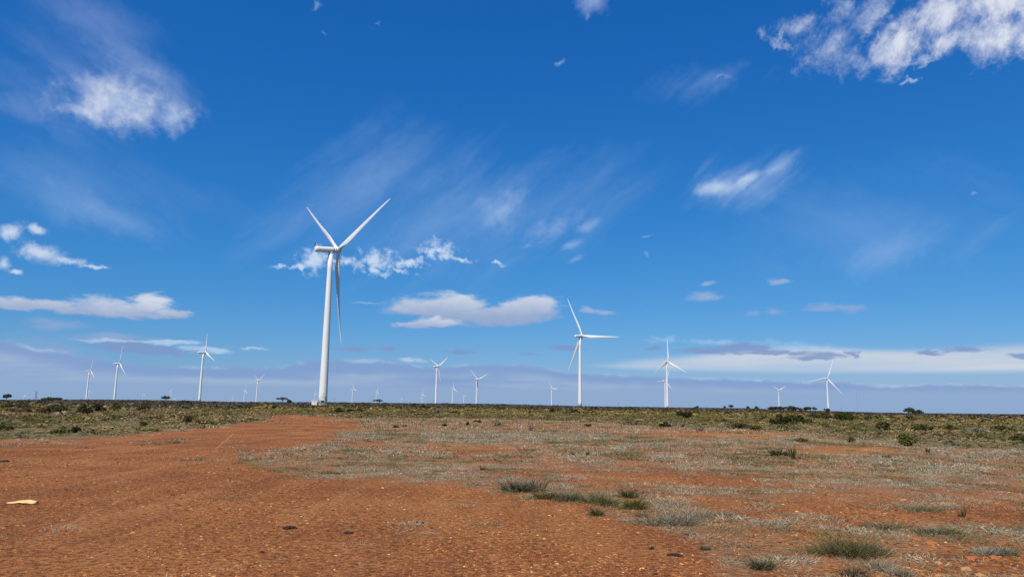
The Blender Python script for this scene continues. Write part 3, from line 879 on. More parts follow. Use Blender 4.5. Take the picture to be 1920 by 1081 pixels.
def bar_mesh(name, segs, r, mat, n=6):
    """round bars between pairs of points, one mesh"""
    V, F = [], []
    for p, q in segs:
        p, q = Vector(p), Vector(q); d = (q - p).normalized()
        a = d.orthogonal().normalized(); c = d.cross(a)
        k = len(V)
        for e in (p, q):
            for i in range(n):
                t = 2 * math.pi * i / n
                V.append(tuple(e + (a * math.cos(t) + c * math.sin(t)) * r))
        for i in range(n):
            j = (i + 1) % n
            F.append((k + i, k + j, k + n + j, k + n + i))
        F.append(tuple(range(k, k + n))[::-1]); F.append(tuple(range(k + n, k + 2 * n)))
    me = bpy.data.meshes.new(name); me.from_pydata(V, [], F); me.update(); me.materials.append(mat)
    return me

ME_TOWER, ME_NAC, ME_HUB, ME_BLADE = tower_mesh(), nacelle_mesh(), hub_mesh(), blade_mesh()
ME_MAST = box_mesh('wind_sensor', [(-.5, -.42, -8.75, -8.6, 1.2, 3.0), (.42, .5, -8.75, -8.6, 1.2, 3.0), (-.5, .5, -8.72, -8.64, 2.7, 2.82), (-.06, .06, -8.75, -8.63, 2.8, 3.6)], MAT_DARK)
def fin_mesh():
    me = bpy.data.meshes.new('tail_fin')
    V = []
    for x in (-.55, .55):
        V += [(x, -8.45, 1.25), (x, -6.9, 1.35), (x, -8.55, 2.9), (x, -8.3, 2.95)]
    F = [(0, 1, 3, 2), (4, 6, 7, 5), (0, 4, 5, 1), (1, 5, 7, 3), (3, 7, 6, 2), (2, 6, 4, 0)]
    me.from_pydata(V, [], F); me.update(); me.materials.append(MAT_WHITE)
    return me
ME_FIN = fin_mesh()
ME_FLANGE = [flange_mesh(.0, .2, .25), flange_mesh(22, .02, .2), flange_mesh(50, .02, .2), flange_mesh(78, .08, .7)]
WIND_AZ = 45.0
turbines = []
# base column, hub row, rotor phase (deg clockwise from up), rotor radius in px or None, label
TURB = [
    (605.0, 468, 68, None, 'nearest and tallest white wind turbine, with steps and a white cabin at its foot'),
    (1087.5, 629.5, 334.5, None, 'second tallest white wind turbine, one blade level to the right over the yellow heath'),
    (373.5, 660, 0, 33, 'white wind turbine right of a small dark skyline tree, one blade straight up'),
    (213.5, 681, 14, 31, 'white wind turbine second from the left among the tall ones, before the grey cloud bank'),
    (161, 695, 15, 20, 'white wind turbine leftmost of the tall ones, a tiny turbine just behind its tower'),
    (164, 731.5, 0, 9, 'tiny white wind turbine half hidden by the leftmost tall tower'),
    (44, 742, 330, 8, 'tiny white wind turbine at the far left, between a skyline tree and a lattice mast'),
    (267, 738.5, 0, 8, 'tiny white wind turbine alone on the skyline left of the small dark tree'),
    (318, 733, 55, 9, 'tiny white wind turbine rising behind the small dark skyline tree'),
    (326, 747, 10, 5, 'minute white rotor just above the skyline right of the small dark tree'),
    (435, 745, 30, 5, 'minute white wind turbine left of a pair of larger distant ones'),
    (457, 731.5, 12, 12, 'small white wind turbine with a folded looking rotor, beside a larger Y-shaped one'),
    (480, 713.5, 60, 24, 'distant white wind turbine with its blades in a Y, left of the tallest turbine'),
    (545, 748.5, 60, 6, 'minute white rotor showing right of the wide dark skyline bush'),
    (589, 737, 0, 9, 'tiny white wind turbine touching the left edge of the cabin of the tallest turbine'),
    (660, 729, 350, 11, 'small white wind turbine first to the right of the tallest tower'),
    (705, 734, 18, 10, 'small white wind turbine standing behind the flat topped skyline tree'),
    (752, 747.5, 330, 5, 'minute white rotor on the skyline right of the flat topped tree'),
    (791, 738.5, 0, 11, 'small white wind turbine just left of a slender tall one, blade straight up'),
    (817, 686.5, 58, 30, 'slender tall white wind turbine with blades in a Y, middle of the skyline'),
    (848, 728, 2, 13, 'small white wind turbine between two larger Y-shaped ones'),
    (869, 743, 55, 7, 'minute white wind turbine left of the second Y-shaped turbine in the middle'),
    (893, 711, 70, 29, 'mid sized white wind turbine, wide Y blades, right of the slender tall one'),
    (1034, 728.5, 329, 15, 'small white wind turbine just left of the second tallest one'),
    (1251.5, 678, 0, 42, 'white wind turbine, one blade up, a smaller one showing behind its tower'),
    (1247.5, 713.5, 25, 22, 'smaller white wind turbine partly hidden behind the tower of a larger one'),
    (1460.5, 731, 62, 15, 'small white wind turbine rising behind the dark skyline thicket'),
    (1552.5, 709, 21, 36, 'white wind turbine on the right with a round dark bush at its foot'),
]
def make_turbine(i, bx, hy, phase, rpx, label):
    # distance from the hub's elevation
    lo = 755.0
    px_h = bx
    for _ in range(3):
        a, e = px_azel(px_h, hy)
        te = math.tan(float(e))
        d = 300.0
        for _k in range(60):
            aa = float(px_azel(bx, 756)[0])
            zb = float(terrain(np.array(d * math.sin(aa)), np.array(d * math.cos(aa))))
            d = 0.6 * d + 0.4 * min(max((HUB_H + zb - EYE) / max(te, 1e-4), 200), 7000)
        # the tower leans in the picture: recompute the column of its top
        p = np.array([d * math.sin(aa), d * math.cos(aa), zb + HUB_H])
        px_h = float(to_px(p)[0])
    zb2 = min(zb, EYE + te * d - HUB_H + 4) if d > 6500 else zb
    if d > 6500: zb2 = EYE + te * d - HUB_H
    root = empty('wind_turbine', (p[0], p[1], zb2), -R(WIND_AZ + (3.0 if i == 0 else 0.0)))
    tag(root, label, 'wind turbine', 'white wind turbines on the plain')
    tw = link('tower', ME_TOWER, root)
    if i < 3:
        for me_f in ME_FLANGE: link('flange', me_f, tw)
    T = Matrix.Translation((0, 0, HUB_H)) @ Matrix.Rotation(TILT, 4, 'X')
    nac = link('nacelle', ME_NAC, root); nac.matrix_local = T
    if i < 3:
        f = link('tail_fin', ME_FIN, nac); s = link('wind_sensor', ME_MAST, nac)
    sc = 1.0
    if rpx:
        sc = min(1.0, rpx * math.hypot(d, 80) / FPX / 50.0)
    hub = link('hub', ME_HUB, root); hub.matrix_local = T @ Matrix.Translation((0, ROTOR_Y, 0)) @ Matrix.Rotation(R(phase), 4, 'Y')
    for k in range(3):
        bl = link('blade', ME_BLADE, root)
        bl.matrix_local = T @ Matrix.Translation((0, ROTOR_Y, 0)) @ Matrix.Rotation(R(phase + 120 * k), 4, 'Y') @ Matrix.Diagonal((1, 1, sc, 1))
    turbines.append((root, d))
    return root, d
for i, t in enumerate(TURB):
    root, d = make_turbine(i, *t)
    print('turbine', i, round(d), [round(v, 1) for v in root.location])

# foot of the nearest turbine: cabin, steps, landing, door
T1, D1 = turbines[0]
def foot():
    a = math.atan2(T1.location.x, T1.location.y)
    # local frame facing the camera: x right, y away
    rz = -a
    E = Matrix.Translation(T1.location) @ Matrix.Rotation(rz, 4, 'Z')
    L = T1.matrix_basis.inverted() @ E      # foot frame seen from the turbine's own frame
    def part(name, me, parent=T1):
        o = link(name, me, parent)
        if parent is T1: o.matrix_local = L
        return o
    yf = -2.45
    door = part('door', box_mesh('door', [(-.85, .85, yf - .02, yf + .75, 1.55, 2.45)], MAT_DARK))
    fr = part('door_frame', box_mesh('door_frame', [(-1.02, -.87, yf - .06, yf + .7, .35, 2.6), (.87, 1.02, yf - .06, yf + .7, .35, 2.6), (-1.02, 1.02, yf - .06, yf + .7, 2.47, 2.62)], MAT_WHITE))
    part('landing', box_mesh('landing', [(-1.1, 1.1, yf - 1.1, yf - .1, 1.38, 1.5)], MAT_GREY))
    part('skirt_panel', box_mesh('skirt_panel', [(-.84, .84, yf - .9, yf - .82, .0, 1.36)], MAT_GREY))
    for k in range(7):
        o = part('step', box_mesh('step', [(-1.38 - .3 * k, -1.10 - .3 * k, yf - 1.1, yf - .3, 1.25 - .2 * k, 1.30 - .2 * k)], MAT_GREY))
    part('handrail', bar_mesh('handrail', [((-3.3, yf - 1.1, .9), (-1.1, yf - 1.1, 2.45)), ((-1.1, yf - 1.1, 2.45), (1.1, yf - 1.1, 2.45)), ((-3.2, yf - 1.1, 0), (-3.2, yf - 1.1, .95)), ((-1.1, yf - 1.1, 1.4), (-1.1, yf - 1.1, 2.45)), ((1.1, yf - 1.1, 0), (1.1, yf - 1.1, 2.45))], .06, MAT_GREY))
    # faded marks in two rows above the door, wrapped on the tower
    for k, (x0, x1, z0, z1) in enumerate([(-1.0, -.35, 4.1, 5.0), (-.1, .25, 4.1, 5.0), (.5, .95, 4.1, 5.0), (-1.0, -.5, 5.4, 6.1), (-.2, .9, 5.5, 6.1), (-.95, .95, 2.95, 3.6)]):
        V, F = [], []
        for q, xx in enumerate(np.linspace(x0, x1, 5)):
            for zz in (z0, z1):
                rr = 2.18 - 1.01 * (zz / 78.6) ** 1.05 + .012
                V.append((xx, -math.sqrt(rr * rr - xx * xx), zz))
        for q in range(4): F.append((2 * q, 2 * q + 2, 2 * q + 3, 2 * q + 1))
        me = bpy.data.meshes.new('painted_mark'); me.from_pydata(V, [], F); me.update(); me.materials.append(MAT_CREAM)
        part('painted_mark', me)
    # transformer cabin
    c = empty('transformer_cabin', (0, 0, 0)); c.matrix_basis = E @ Matrix.Translation((-4.15, 0.2, 0))
    tag(c, 'white flat roofed cabin standing left of the foot of the tallest turbine', 'cabin')
    link('cabin_wall', box_mesh('cabin_wall', [(-1.25, 1.35, -1.2, 1.2, -.2, 2.45)], MAT_WHITE), c)
    link('cabin_roof', box_mesh('cabin_roof', [(-1.4, 1.5, -1.35, 1.35, 2.45, 2.62)], MAT_WHITE), c)
    dd = link('cabin_door', box_mesh('cabin_door', [(-.5, .45, -1.24, -1.203, .1, 2.1)], MAT_WHITE), c)
    link('louvre', box_mesh('louvre', [(-.35, .3, -1.26, -1.243, 1.3 + .12 * q, 1.36 + .12 * q) for q in range(5)], MAT_GREY), dd)
foot()

# ------------------------------------------------------------------ skyline trees
def crown_mesh(name, seed, nl, leaf, rgb, lumps, zlo=-.2, updir=.3):
    v, f, t = bush_tpl(nl, leaf, seed, lumps, zlo=zlo, updir=updir)
    return mesh_np(name, v, f, MAT_LEAF, np.clip(np.array(rgb)[None] * t[:, None], 0, 1))
def trunk_mesh(h, r, lean, limbs, seed):
    g = np.random.default_rng(seed)
    segs = [((0, 0, -.3), (lean * .5, 0, h * .55))]
    me_b = []
    for k in range(limbs):
        a = 6.28 * k / limbs + g.uniform(-.3, .3)
        segs.append(((lean * .5, 0, h * g.uniform(.35, .55)), (lean + math.cos(a) * h * .45, math.sin(a) * h * .45, h * g.uniform(.75, 1.0))))
    me = bar_mesh('trunk', segs, r, MAT_BARK, 7)
    # taper: pull the upper ends in
    for i, s in enumerate(segs):
        p = Vector(s[1])
        for v in range(i * 14 + 7, i * 14 + 14):
            me.vertices[v].co = p + (me.vertices[v].co - p) * (.6 if i == 0 else .3)
    return me
DKG = (.05, .062, .03)
TREES = [  # column, base row(only for r), width px, height px, distance, kind, label
    (9, 15, 11, 820, 'lean', 'small dark tree leaning right on the skyline at the far left edge', 'tree'),
    (310, 14, 9.5, 900, 'round', 'small dark spreading tree on the left skyline with a tiny turbine behind it', 'tree'),
    (529, 25, 9.5, 800, 'flat', 'grey green flat topped tree on the skyline left of the tallest turbine', 'tree'),
    (540, 13, 6, 790, 'dome', 'low black green bush against the right side of a grey skyline tree', 'bush'),
    (711, 23, 8.0, 600, 'flat', 'flat topped tree with open dark branches in front of a small turbine', 'tree'),
    (1306, 9, 4.5, 1000, 'dome', 'small round dark bush on the skyline right of the turbine with two downward blades', 'bush'),
    (1358, 6, 4, 1000, 'dome', 'smaller left one of two dark bushes close together on the skyline', 'bush'),
    (1371, 12, 6, 1000, 'round', 'dark rounded tree on the skyline, the larger of a close pair', 'tree'),
    (1402, 7, 4, 1000, 'dome', 'low dark bush on the skyline between the close pair and the thicket', 'bush'),
    (1418, 10, 4, 1010, 'dome', 'dark low bush on the skyline just left of a thin pole and the thicket', 'bush'),
    (1461, 36, 7.5, 900, 'hedge', 'long dark thicket on the skyline below a small turbine, western end', 'thicket'),
    (1485, 36, 7.0, 905, 'hedge', 'sloping dark thicket continuing right of the one below the small turbine', 'thicket'),
    (1503, 14, 5, 910, 'dome', 'low dark bush joining the thicket to the round tree beside it', 'bush'),
    (1519, 21, 8.0, 900, 'round', 'dark umbrella shaped tree at the right end of the skyline thicket', 'tree'),
    (1549.5, 10, 6.5, 860, 'dome', 'round dark bush at the foot of the rightmost turbine', 'bush'),
    (1702, 19, 11.5, 560, 'round', 'dark layered tree standing alone with a bush on the right skyline', 'tree'),
    (1721, 14, 8, 555, 'dome', 'dark rounded bush beside the layered tree on the right skyline', 'bush'),
    (88, 22, 4.5, 1000, 'hedge', 'long low dark hedge on the left skyline right of the lattice mast', 'thicket'),
    (105, 22, 4.0, 1005, 'hedge', 'tapering dark hedge trailing right on the left skyline', 'thicket'),
]
for k, (px, wpx, hpx, r, kind, label, cat) in enumerate(TREES):
    p = at(px, r)
    s = r / FPX
    w, h = wpx * s * .62, (hpx + 1.5) * s
    name = {'tree': 'skyline_tree', 'bush': 'skyline_bush', 'thicket': 'skyline_thicket'}[cat]
    o = empty(name, p, 0)
    tag(o, label, cat, 'dark trees and bushes along the skyline')
    rgb = DKG if kind != 'flat' else (.10, .105, .085)
    if kind in ('round', 'flat', 'lean'):
        link('trunk', trunk_mesh(h * .9, .035 * h + .06, (.25 * h if kind == 'lean' else .05 * h), 6 if kind == 'flat' else 4, k), o)
        zc = {'round': .25, 'flat': .5, 'lean': .3}[kind]
        m = crown_mesh('crown', 300 + k, 420 if kind != 'flat' else 330, .15, rgb, 9)
        c = link('crown', m, o, (.2 * h if kind == 'lean' else 0, 0, h * zc), None, (w, w * .8, h * (1.05 - zc)))
    else:
        link('stem', bar_mesh('stem', [((0, 0, -.2), (math.cos(a) * w * .5, math.sin(a) * w * .4, h * .6)) for a in (0, 1.6, 3.1, 4.7)], .05, MAT_BARK, 5), o)
        m = crown_mesh('crown', 300 + k, 380, .16, rgb, 8 if kind == 'hedge' else 6, zlo=0)
        link('crown', m, o, None, None, (w, w * .5 if kind == 'hedge' else w * .9, h * 1.1))

# ------------------------------------------------------------------ masts and poles
def pole(px, hpx, r, label, kind='pole', wid=.12):
    p = at(px, r); h = hpx * r / FPX
    if kind == 'lattice':
        o = empty('lattice_mast', p, .4)
        w0, w1 = 1.1, .45
        legs = []
        for sx, sy in ((-1, -1), (1, -1), (1, 1), (-1, 1)):
            link('mast_leg', bar_mesh('mast_leg', [((sx * w0, sy * w0, -.5), (sx * w1, sy * w1, h))], .13, MAT_POLE, 5), o)
        br = []
        n = 8
        for i in range(n):
            f0, f1 = i / n, (i + 1) / n
            a0, a1 = w0 + (w1 - w0) * f0, w0 + (w1 - w0) * f1
            for (u, v) in (((-1, -1), (1, -1)), ((1, -1), (1, 1)), ((1, 1), (-1, 1)), ((-1, 1), (-1, -1))):
                br.append(((u[0] * a0, u[1] * a0, f0 * h), (v[0] * a1, v[1] * a1, f1 * h)))
        link('bracing', bar_mesh('bracing', br, .07, MAT_POLE, 4), o)
        tag(o, label, 'mast')
    elif kind == 'mast':
        o = empty('guyed_mast', p)
        link('pole', bar_mesh('pole', [((0, 0, -.5), (0, 0, h))], wid, MAT_POLE, 6), o)
        for a in (0, 2.1, 4.2):
            link('guy_wire', bar_mesh('guy_wire', [((math.cos(a) * h * .4, math.sin(a) * h * .4, -.3), (0, 0, h * .8))], .012, MAT_POLE, 4), o)
        tag(o, label, 'mast')
    else:
        o = empty('utility_pole', p, .5)
        link('pole', bar_mesh('pole', [((0, 0, -.5), (0, 0, h))], wid, MAT_POLE, 7), o)
        link('crossarm', box_mesh('crossarm', [(-.8, .8, -.06, .06, h - .55, h - .42)], MAT_POLE), o)
        for x in (-.7, 0, .7):
            link('insulator', box_mesh('insulator', [(x - .05, x + .05, -.05, .05, h - .42, h - .2)], MAT_POLE), o)
        tag(o, label, 'pole', 'thin poles along the skyline')
pole(65.5, 14, 1150, 'grey lattice mast on the skyline near the left edge', 'lattice')
pole(1607, 34, 1600, 'very thin tall guyed mast on the skyline right of the rightmost turbine', 'mast', .11)
pole(813, 9, 800, 'dark thin pole just left of the slender tall turbine in the middle', wid=.22)
pole(957, 6, 900, 'thin pole on the skyline between the middle turbines and the second tallest one', wid=.16)
pole(1159, 8, 900, 'thin pole on the skyline right of the second tallest turbine', wid=.17)
pole(1293.5, 8, 900, 'thin pole on the skyline left of a small round dark bush', wid=.17)
pole(1424.5, 7, 900, 'thin pole on the skyline just left of the dark thicket', wid=.16)
pole(1577, 9, 900, 'thin pole on the skyline right of the rightmost turbine and its bush', wid=.17)
pole(626, 8, 900, 'thin pole on the skyline right of the foot of the tallest turbine', wid=.13)
pole(1012, 5, 950, 'short thin pole on the skyline left of a small turbine with a raised blade', wid=.14)

# ------------------------------------------------------------------ bushes one can tell apart
BT = {}
def bush_mesh(kind, v):
    key = (kind, v)
    if key in BT: return BT[key]
    rgb, nl, leaf, lumps = {
        'dark': ((.028, .034, .012), 640, .12, 7), 'green': ((.048, .060, .016), 620, .12, 8), 'bright': ((.105, .115, .028), 700, .10, 8),
        'brown': ((.095, .064, .032), 420, .11, 6), 'grey': ((.24, .22, .16), 460, .10, 7), 'olive': ((.075, .072, .026), 520, .12, 7)}[kind]
    BT[key] = crown_mesh('foliage', 500 + 13 * v + len(kind), nl, leaf, rgb, lumps, zlo=0, updir=.4)
    return BT[key]
ME_STEM = bar_mesh('stem', [((0, 0, -.05), (math.cos(a) * .5, math.sin(a) * .5, .55)) for a in (0.3, 1.5, 2.8, 4.1, 5.3)], .025, MAT_BARK, 5)
BUSHES = [  # column, foot row, width, height, kind, label
    (28, 766, 34, 9, 'olive', 'wide olive bush near the left edge below the leaning skyline tree'),
    (47, 774, 17, 9, 'brown', 'brown bush, rightmost of three in a row near the left edge'),
    (30, 773, 12, 7, 'brown', 'middle one of three small brown bushes near the left edge'),
    (17, 774, 14, 7, 'brown', 'leftmost of three small brown bushes near the left edge'),
    (77, 775, 28, 11, 'brown', 'broad brown bush right of the three small brown ones'),
    (107, 775, 27, 14, 'olive', 'tall olive brown bush left of the darkest bush on the left heath'),
    (160, 779, 23, 16, 'dark', 'large black green bush on the left heath, nearer half of a joined pair'),
    (180, 773, 25, 12, 'dark', 'dark green bush behind and right of the large black green one'),
    (222, 771, 20, 12, 'olive', 'upright olive bush below the second tall turbine from the left'),
    (270, 771, 20, 13, 'olive', 'upright olive bush below the tiny lone turbine on the left'),
    (290, 788, 20, 9, 'brown', 'rounded brown bush alone in pale grass on the left heath'),
    (350, 794, 20, 14, 'brown', 'dark twiggy brown bush near the heath edge, left of the track'),
    (143, 812, 14, 14, 'dark', 'upright dark green bush at the near edge of the left heath'),
    (122, 812, 40, 9, 'bright', 'spreading bright green mat beside the upright dark bush at the heath edge'),
    (10, 807, 26, 12, 'green', 'dark green bush cut by the left edge of the picture'),
    (217, 786, 18, 8, 'olive', 'low olive bush in the middle of the left heath'),
    (267, 798, 17, 7, 'green', 'small green bush in pale grass, right part of the left heath'),
    (386, 796, 28, 8, 'green', 'low green bush at the tip of the left heath beside the dirt track'),
    (341, 757, 18, 6, 'dark', 'dark low bush below the small dark skyline tree'),
    (636, 774, 15, 9, 'dark', 'round black bush below and right of the tallest turbine'),
    (658, 773, 14, 6, 'dark', 'small dark bush second right of the tallest turbine'),
    (676, 773, 20, 6, 'brown', 'flat brown bush third right of the tallest turbine'),
    (795, 768, 15, 9, 'dark', 'round black bush in the yellow strip left of the slender tall turbine'),
    (820, 776, 19, 9, 'grey', 'grey bush below the slender tall turbine'),
    (772, 777, 10, 7, 'olive', 'small olive bush left of the grey one under the slender turbine'),
    (851, 776, 22, 6, 'green', 'flat green bush right of the grey one under the slender turbine'),
    (741, 801, 13, 6, 'dark', 'small black bush on bare soil, left end of a loose row'),
    (759, 800, 9, 6, 'brown', 'small brown bush beside the black one at the left end of a loose row'),
    (833, 800, 10, 8, 'dark', 'small dark tuft bush in the middle of a loose row on pale ground'),
    (877, 797, 8, 8, 'dark', 'narrow dark bush right of the middle of the loose row'),
    (896, 792, 12, 7, 'olive', 'olive bush just above the right end of the loose row'),
    (931, 797, 25, 9, 'grey', 'wide grey green bush below the Y-shaped turbine in the middle'),
    (996, 806, 15, 11, 'grey', 'pale grey bush on the pale ground left of the second tallest turbine'),
    (1036, 773, 16, 7, 'dark', 'dark bush in the yellow strip, left of three below the second tallest turbine'),
    (1080, 776, 18, 8, 'dark', 'dark bush in the yellow strip, middle of three below the second tallest turbine'),
    (1107, 774, 15, 6, 'dark', 'dark bush in the yellow strip, right of three below the second tallest turbine'),
    (1117, 768, 4, 7, 'dark', 'narrow dark upright bush right of the second tallest turbine'),
    (1102, 800, 12, 8, 'olive', 'small olive bush on pale ground below three dark ones'),
    (1248, 800, 22, 11, 'dark', 'rounded black green bush in front of the brush below the pair of turbines'),
    (1257, 791, 13, 5, 'brown', 'flat brown bush just behind the rounded black green one'),
    (1285, 784, 23, 12, 'dark', 'large dark bush with a jagged top right of the paired turbines'),
    (1281, 801, 8, 7, 'brown', 'small brown bush right of the rounded black green one'),
    (1314, 807, 20, 12, 'grey', 'twiggy grey brown bush at the edge of the orange bare strip'),
    (1358, 792, 13, 7, 'green', 'small green bush alone in yellowish grass right of centre'),
    (1387, 804, 24, 12, 'green', 'low green bush, left of two at the edge of the brush'),
    (1420, 806, 30, 11, 'bright', 'wide low bright green bush, right of two at the edge of the brush'),
    (1459, 796, 26, 17, 'dark', 'tall dark bush below the small turbine behind the thicket'),
    (1489, 796, 34, 17, 'green', 'broad dark green bush right of the tall dark one'),
    (1466, 804, 18, 8, 'green', 'low green bush in front of the tall dark and broad bushes'),
    (1509, 795, 22, 11, 'olive', 'olive bush at the right side of the broad dark green one'),
    (1526, 785, 18, 10, 'green', 'small green bush below the umbrella shaped skyline tree'),
    (1550, 787, 24, 13, 'olive', 'rounded olive bush below the rightmost turbine'),
    (1579, 789, 31, 14, 'green', 'smooth domed green bush right of the rightmost turbine'),
    (1638, 788, 27, 8, 'green', 'flat green bush in yellow grass right of the domed green one'),
    (1680, 788, 24, 8, 'olive', 'flat olive bush below the layered skyline tree'),
    (1656, 809, 36, 20, 'olive', 'large loose grey olive bush in the right hand brush'),
    (1550, 804, 14, 10, 'brown', 'dark brown bush between green ones on the right'),
    (1568, 810, 12, 7, 'bright', 'small bright green bush below the brown one'),
    (1730, 809, 32, 15, 'green', 'domed green bush with a brown skirt right of the loose grey one'),
    (1782, 806, 19, 9, 'dark', 'small dark green bush right of the domed one with a brown skirt'),
    (1835, 811, 34, 11, 'grey', 'wide grey brown twiggy bush in the right hand brush'),
    (1877, 810, 28, 13, 'green', 'dark green bush near the right edge behind the twiggy one'),
    (1913, 829, 28, 16, 'green', 'green bush cut by the right edge of the picture'),
    (1695, 835, 44, 22, 'bright', 'big bright green mounded bush at the near edge of the right brush'),
    (1760, 820, 22, 8, 'olive', 'low olive bush right of the big bright mound'),
    (1598, 830, 13, 13, 'brown', 'brown broom shaped bush on pale grass left of the big bright mound'),
    (1502, 828, 25, 10, 'brown', 'low dark brown bush on pale grass below the broad green ones'),
]
FIX = {}
for k, (px, py, w, h, kind, label) in enumerate(BUSHES):
    p = ground_hit(px, py)
    r = math.hypot(p[0], p[1]); s = r / FPX
    o = empty('heath_bush', p - np.array([0, 0, .03]), float(rng.uniform(0, 6.28)))
    tag(o, label, 'bush', 'bushes scattered over the heath')
    sx, sz = w * s * (.74 if py < 800 else .68), h * s * (1.35 if py < 800 else 1.12)
    sc = (sx, sx * float(rng.uniform(.75, 1.0)), sz)
    f = link('foliage', bush_mesh(kind, k % 4), o, None, None, sc)
    link('stem', ME_STEM, o, None, None, sc)

# ------------------------------------------------------------------ tufts and stones in the foreground
def tuft_obj(px, py, w, h, rgb, nb, label, name='grass_tuft', cat='grass tuft', lean=.6, curl=.5, bw=.012, seed=0, mix=None):
    p = ground_hit(px, py); r = math.hypot(p[0], p[1]); s = r / FPX
    rad, hh = w * s * .5, h * s
    g0 = np.random.default_rng(900 + seed)
    # an uneven colony: several sub-clumps of different height, plus loose litter stems round the rim
    Vs, Fs, Ts, off = [], [], [], 0
    nsub = int(np.clip(2 + w / 14, 2, 9)); left = nb
    for q in range(nsub):
        n_ = max(8, int(nb / nsub * g0.uniform(.6, 1.4)))
        cx, cy = np.clip(g0.normal(0, rad * .34, 2), -rad * (.62 if h > w / 5 else .42), rad * (.62 if h > w / 5 else .42))
        hs = g0.uniform(.45, 1.0) if q else 1.0
        v, f, t = tuft_tpl(n_, rad * g0.uniform(.28, .55), hh * hs * 1.15, bw, lean * g0.uniform(.7, 1.3), curl, 2, 700 + 37 * seed + q, .8)
        v = v + np.array([cx, cy * .8, 0]); t = t * g0.uniform(.75, 1.2)
        Vs.append(v); Fs.append(f + off); Ts.append(t); off += len(v)
    n_ = max(10, nb // 4)
    v, f, t = tuft_tpl(n_, rad * 1.15, hh * .28, bw, 1.5, .8, 2, 800 + seed, .7)
    Vs.append(v); Fs.append(f + off); Ts.append(t * 1.25)
    v, f, t = np.concatenate(Vs), np.concatenate(Fs), np.concatenate(Ts)
    nb = len(v) // 5
    g = np.random.default_rng(seed)
    c = np.array(rgb)[None] * t[:, None]
    if mix is not None:
        q = np.repeat(g.uniform(size=nb) < .38, 5)
        c[q] = np.array(mix)[None] * t[q][:, None]
    hgt = v[:, :2] + p[:2]
    v = v.copy(); v[:, 2] += terrain(hgt[:, 0], hgt[:, 1]) - p[2]
    o = link(name, mesh_np(name, v, f, MAT_LEAF, np.clip(c, 0, 1)), None, p)
    tag(o, label, cat, 'grass tufts and wiry clumps on the red soil')
    return o
GR, OL, DO, SV, YG = (.27, .235, .155), (.185, .155, .062), (.10, .09, .036), (.42, .36, .25), (.20, .185, .05)
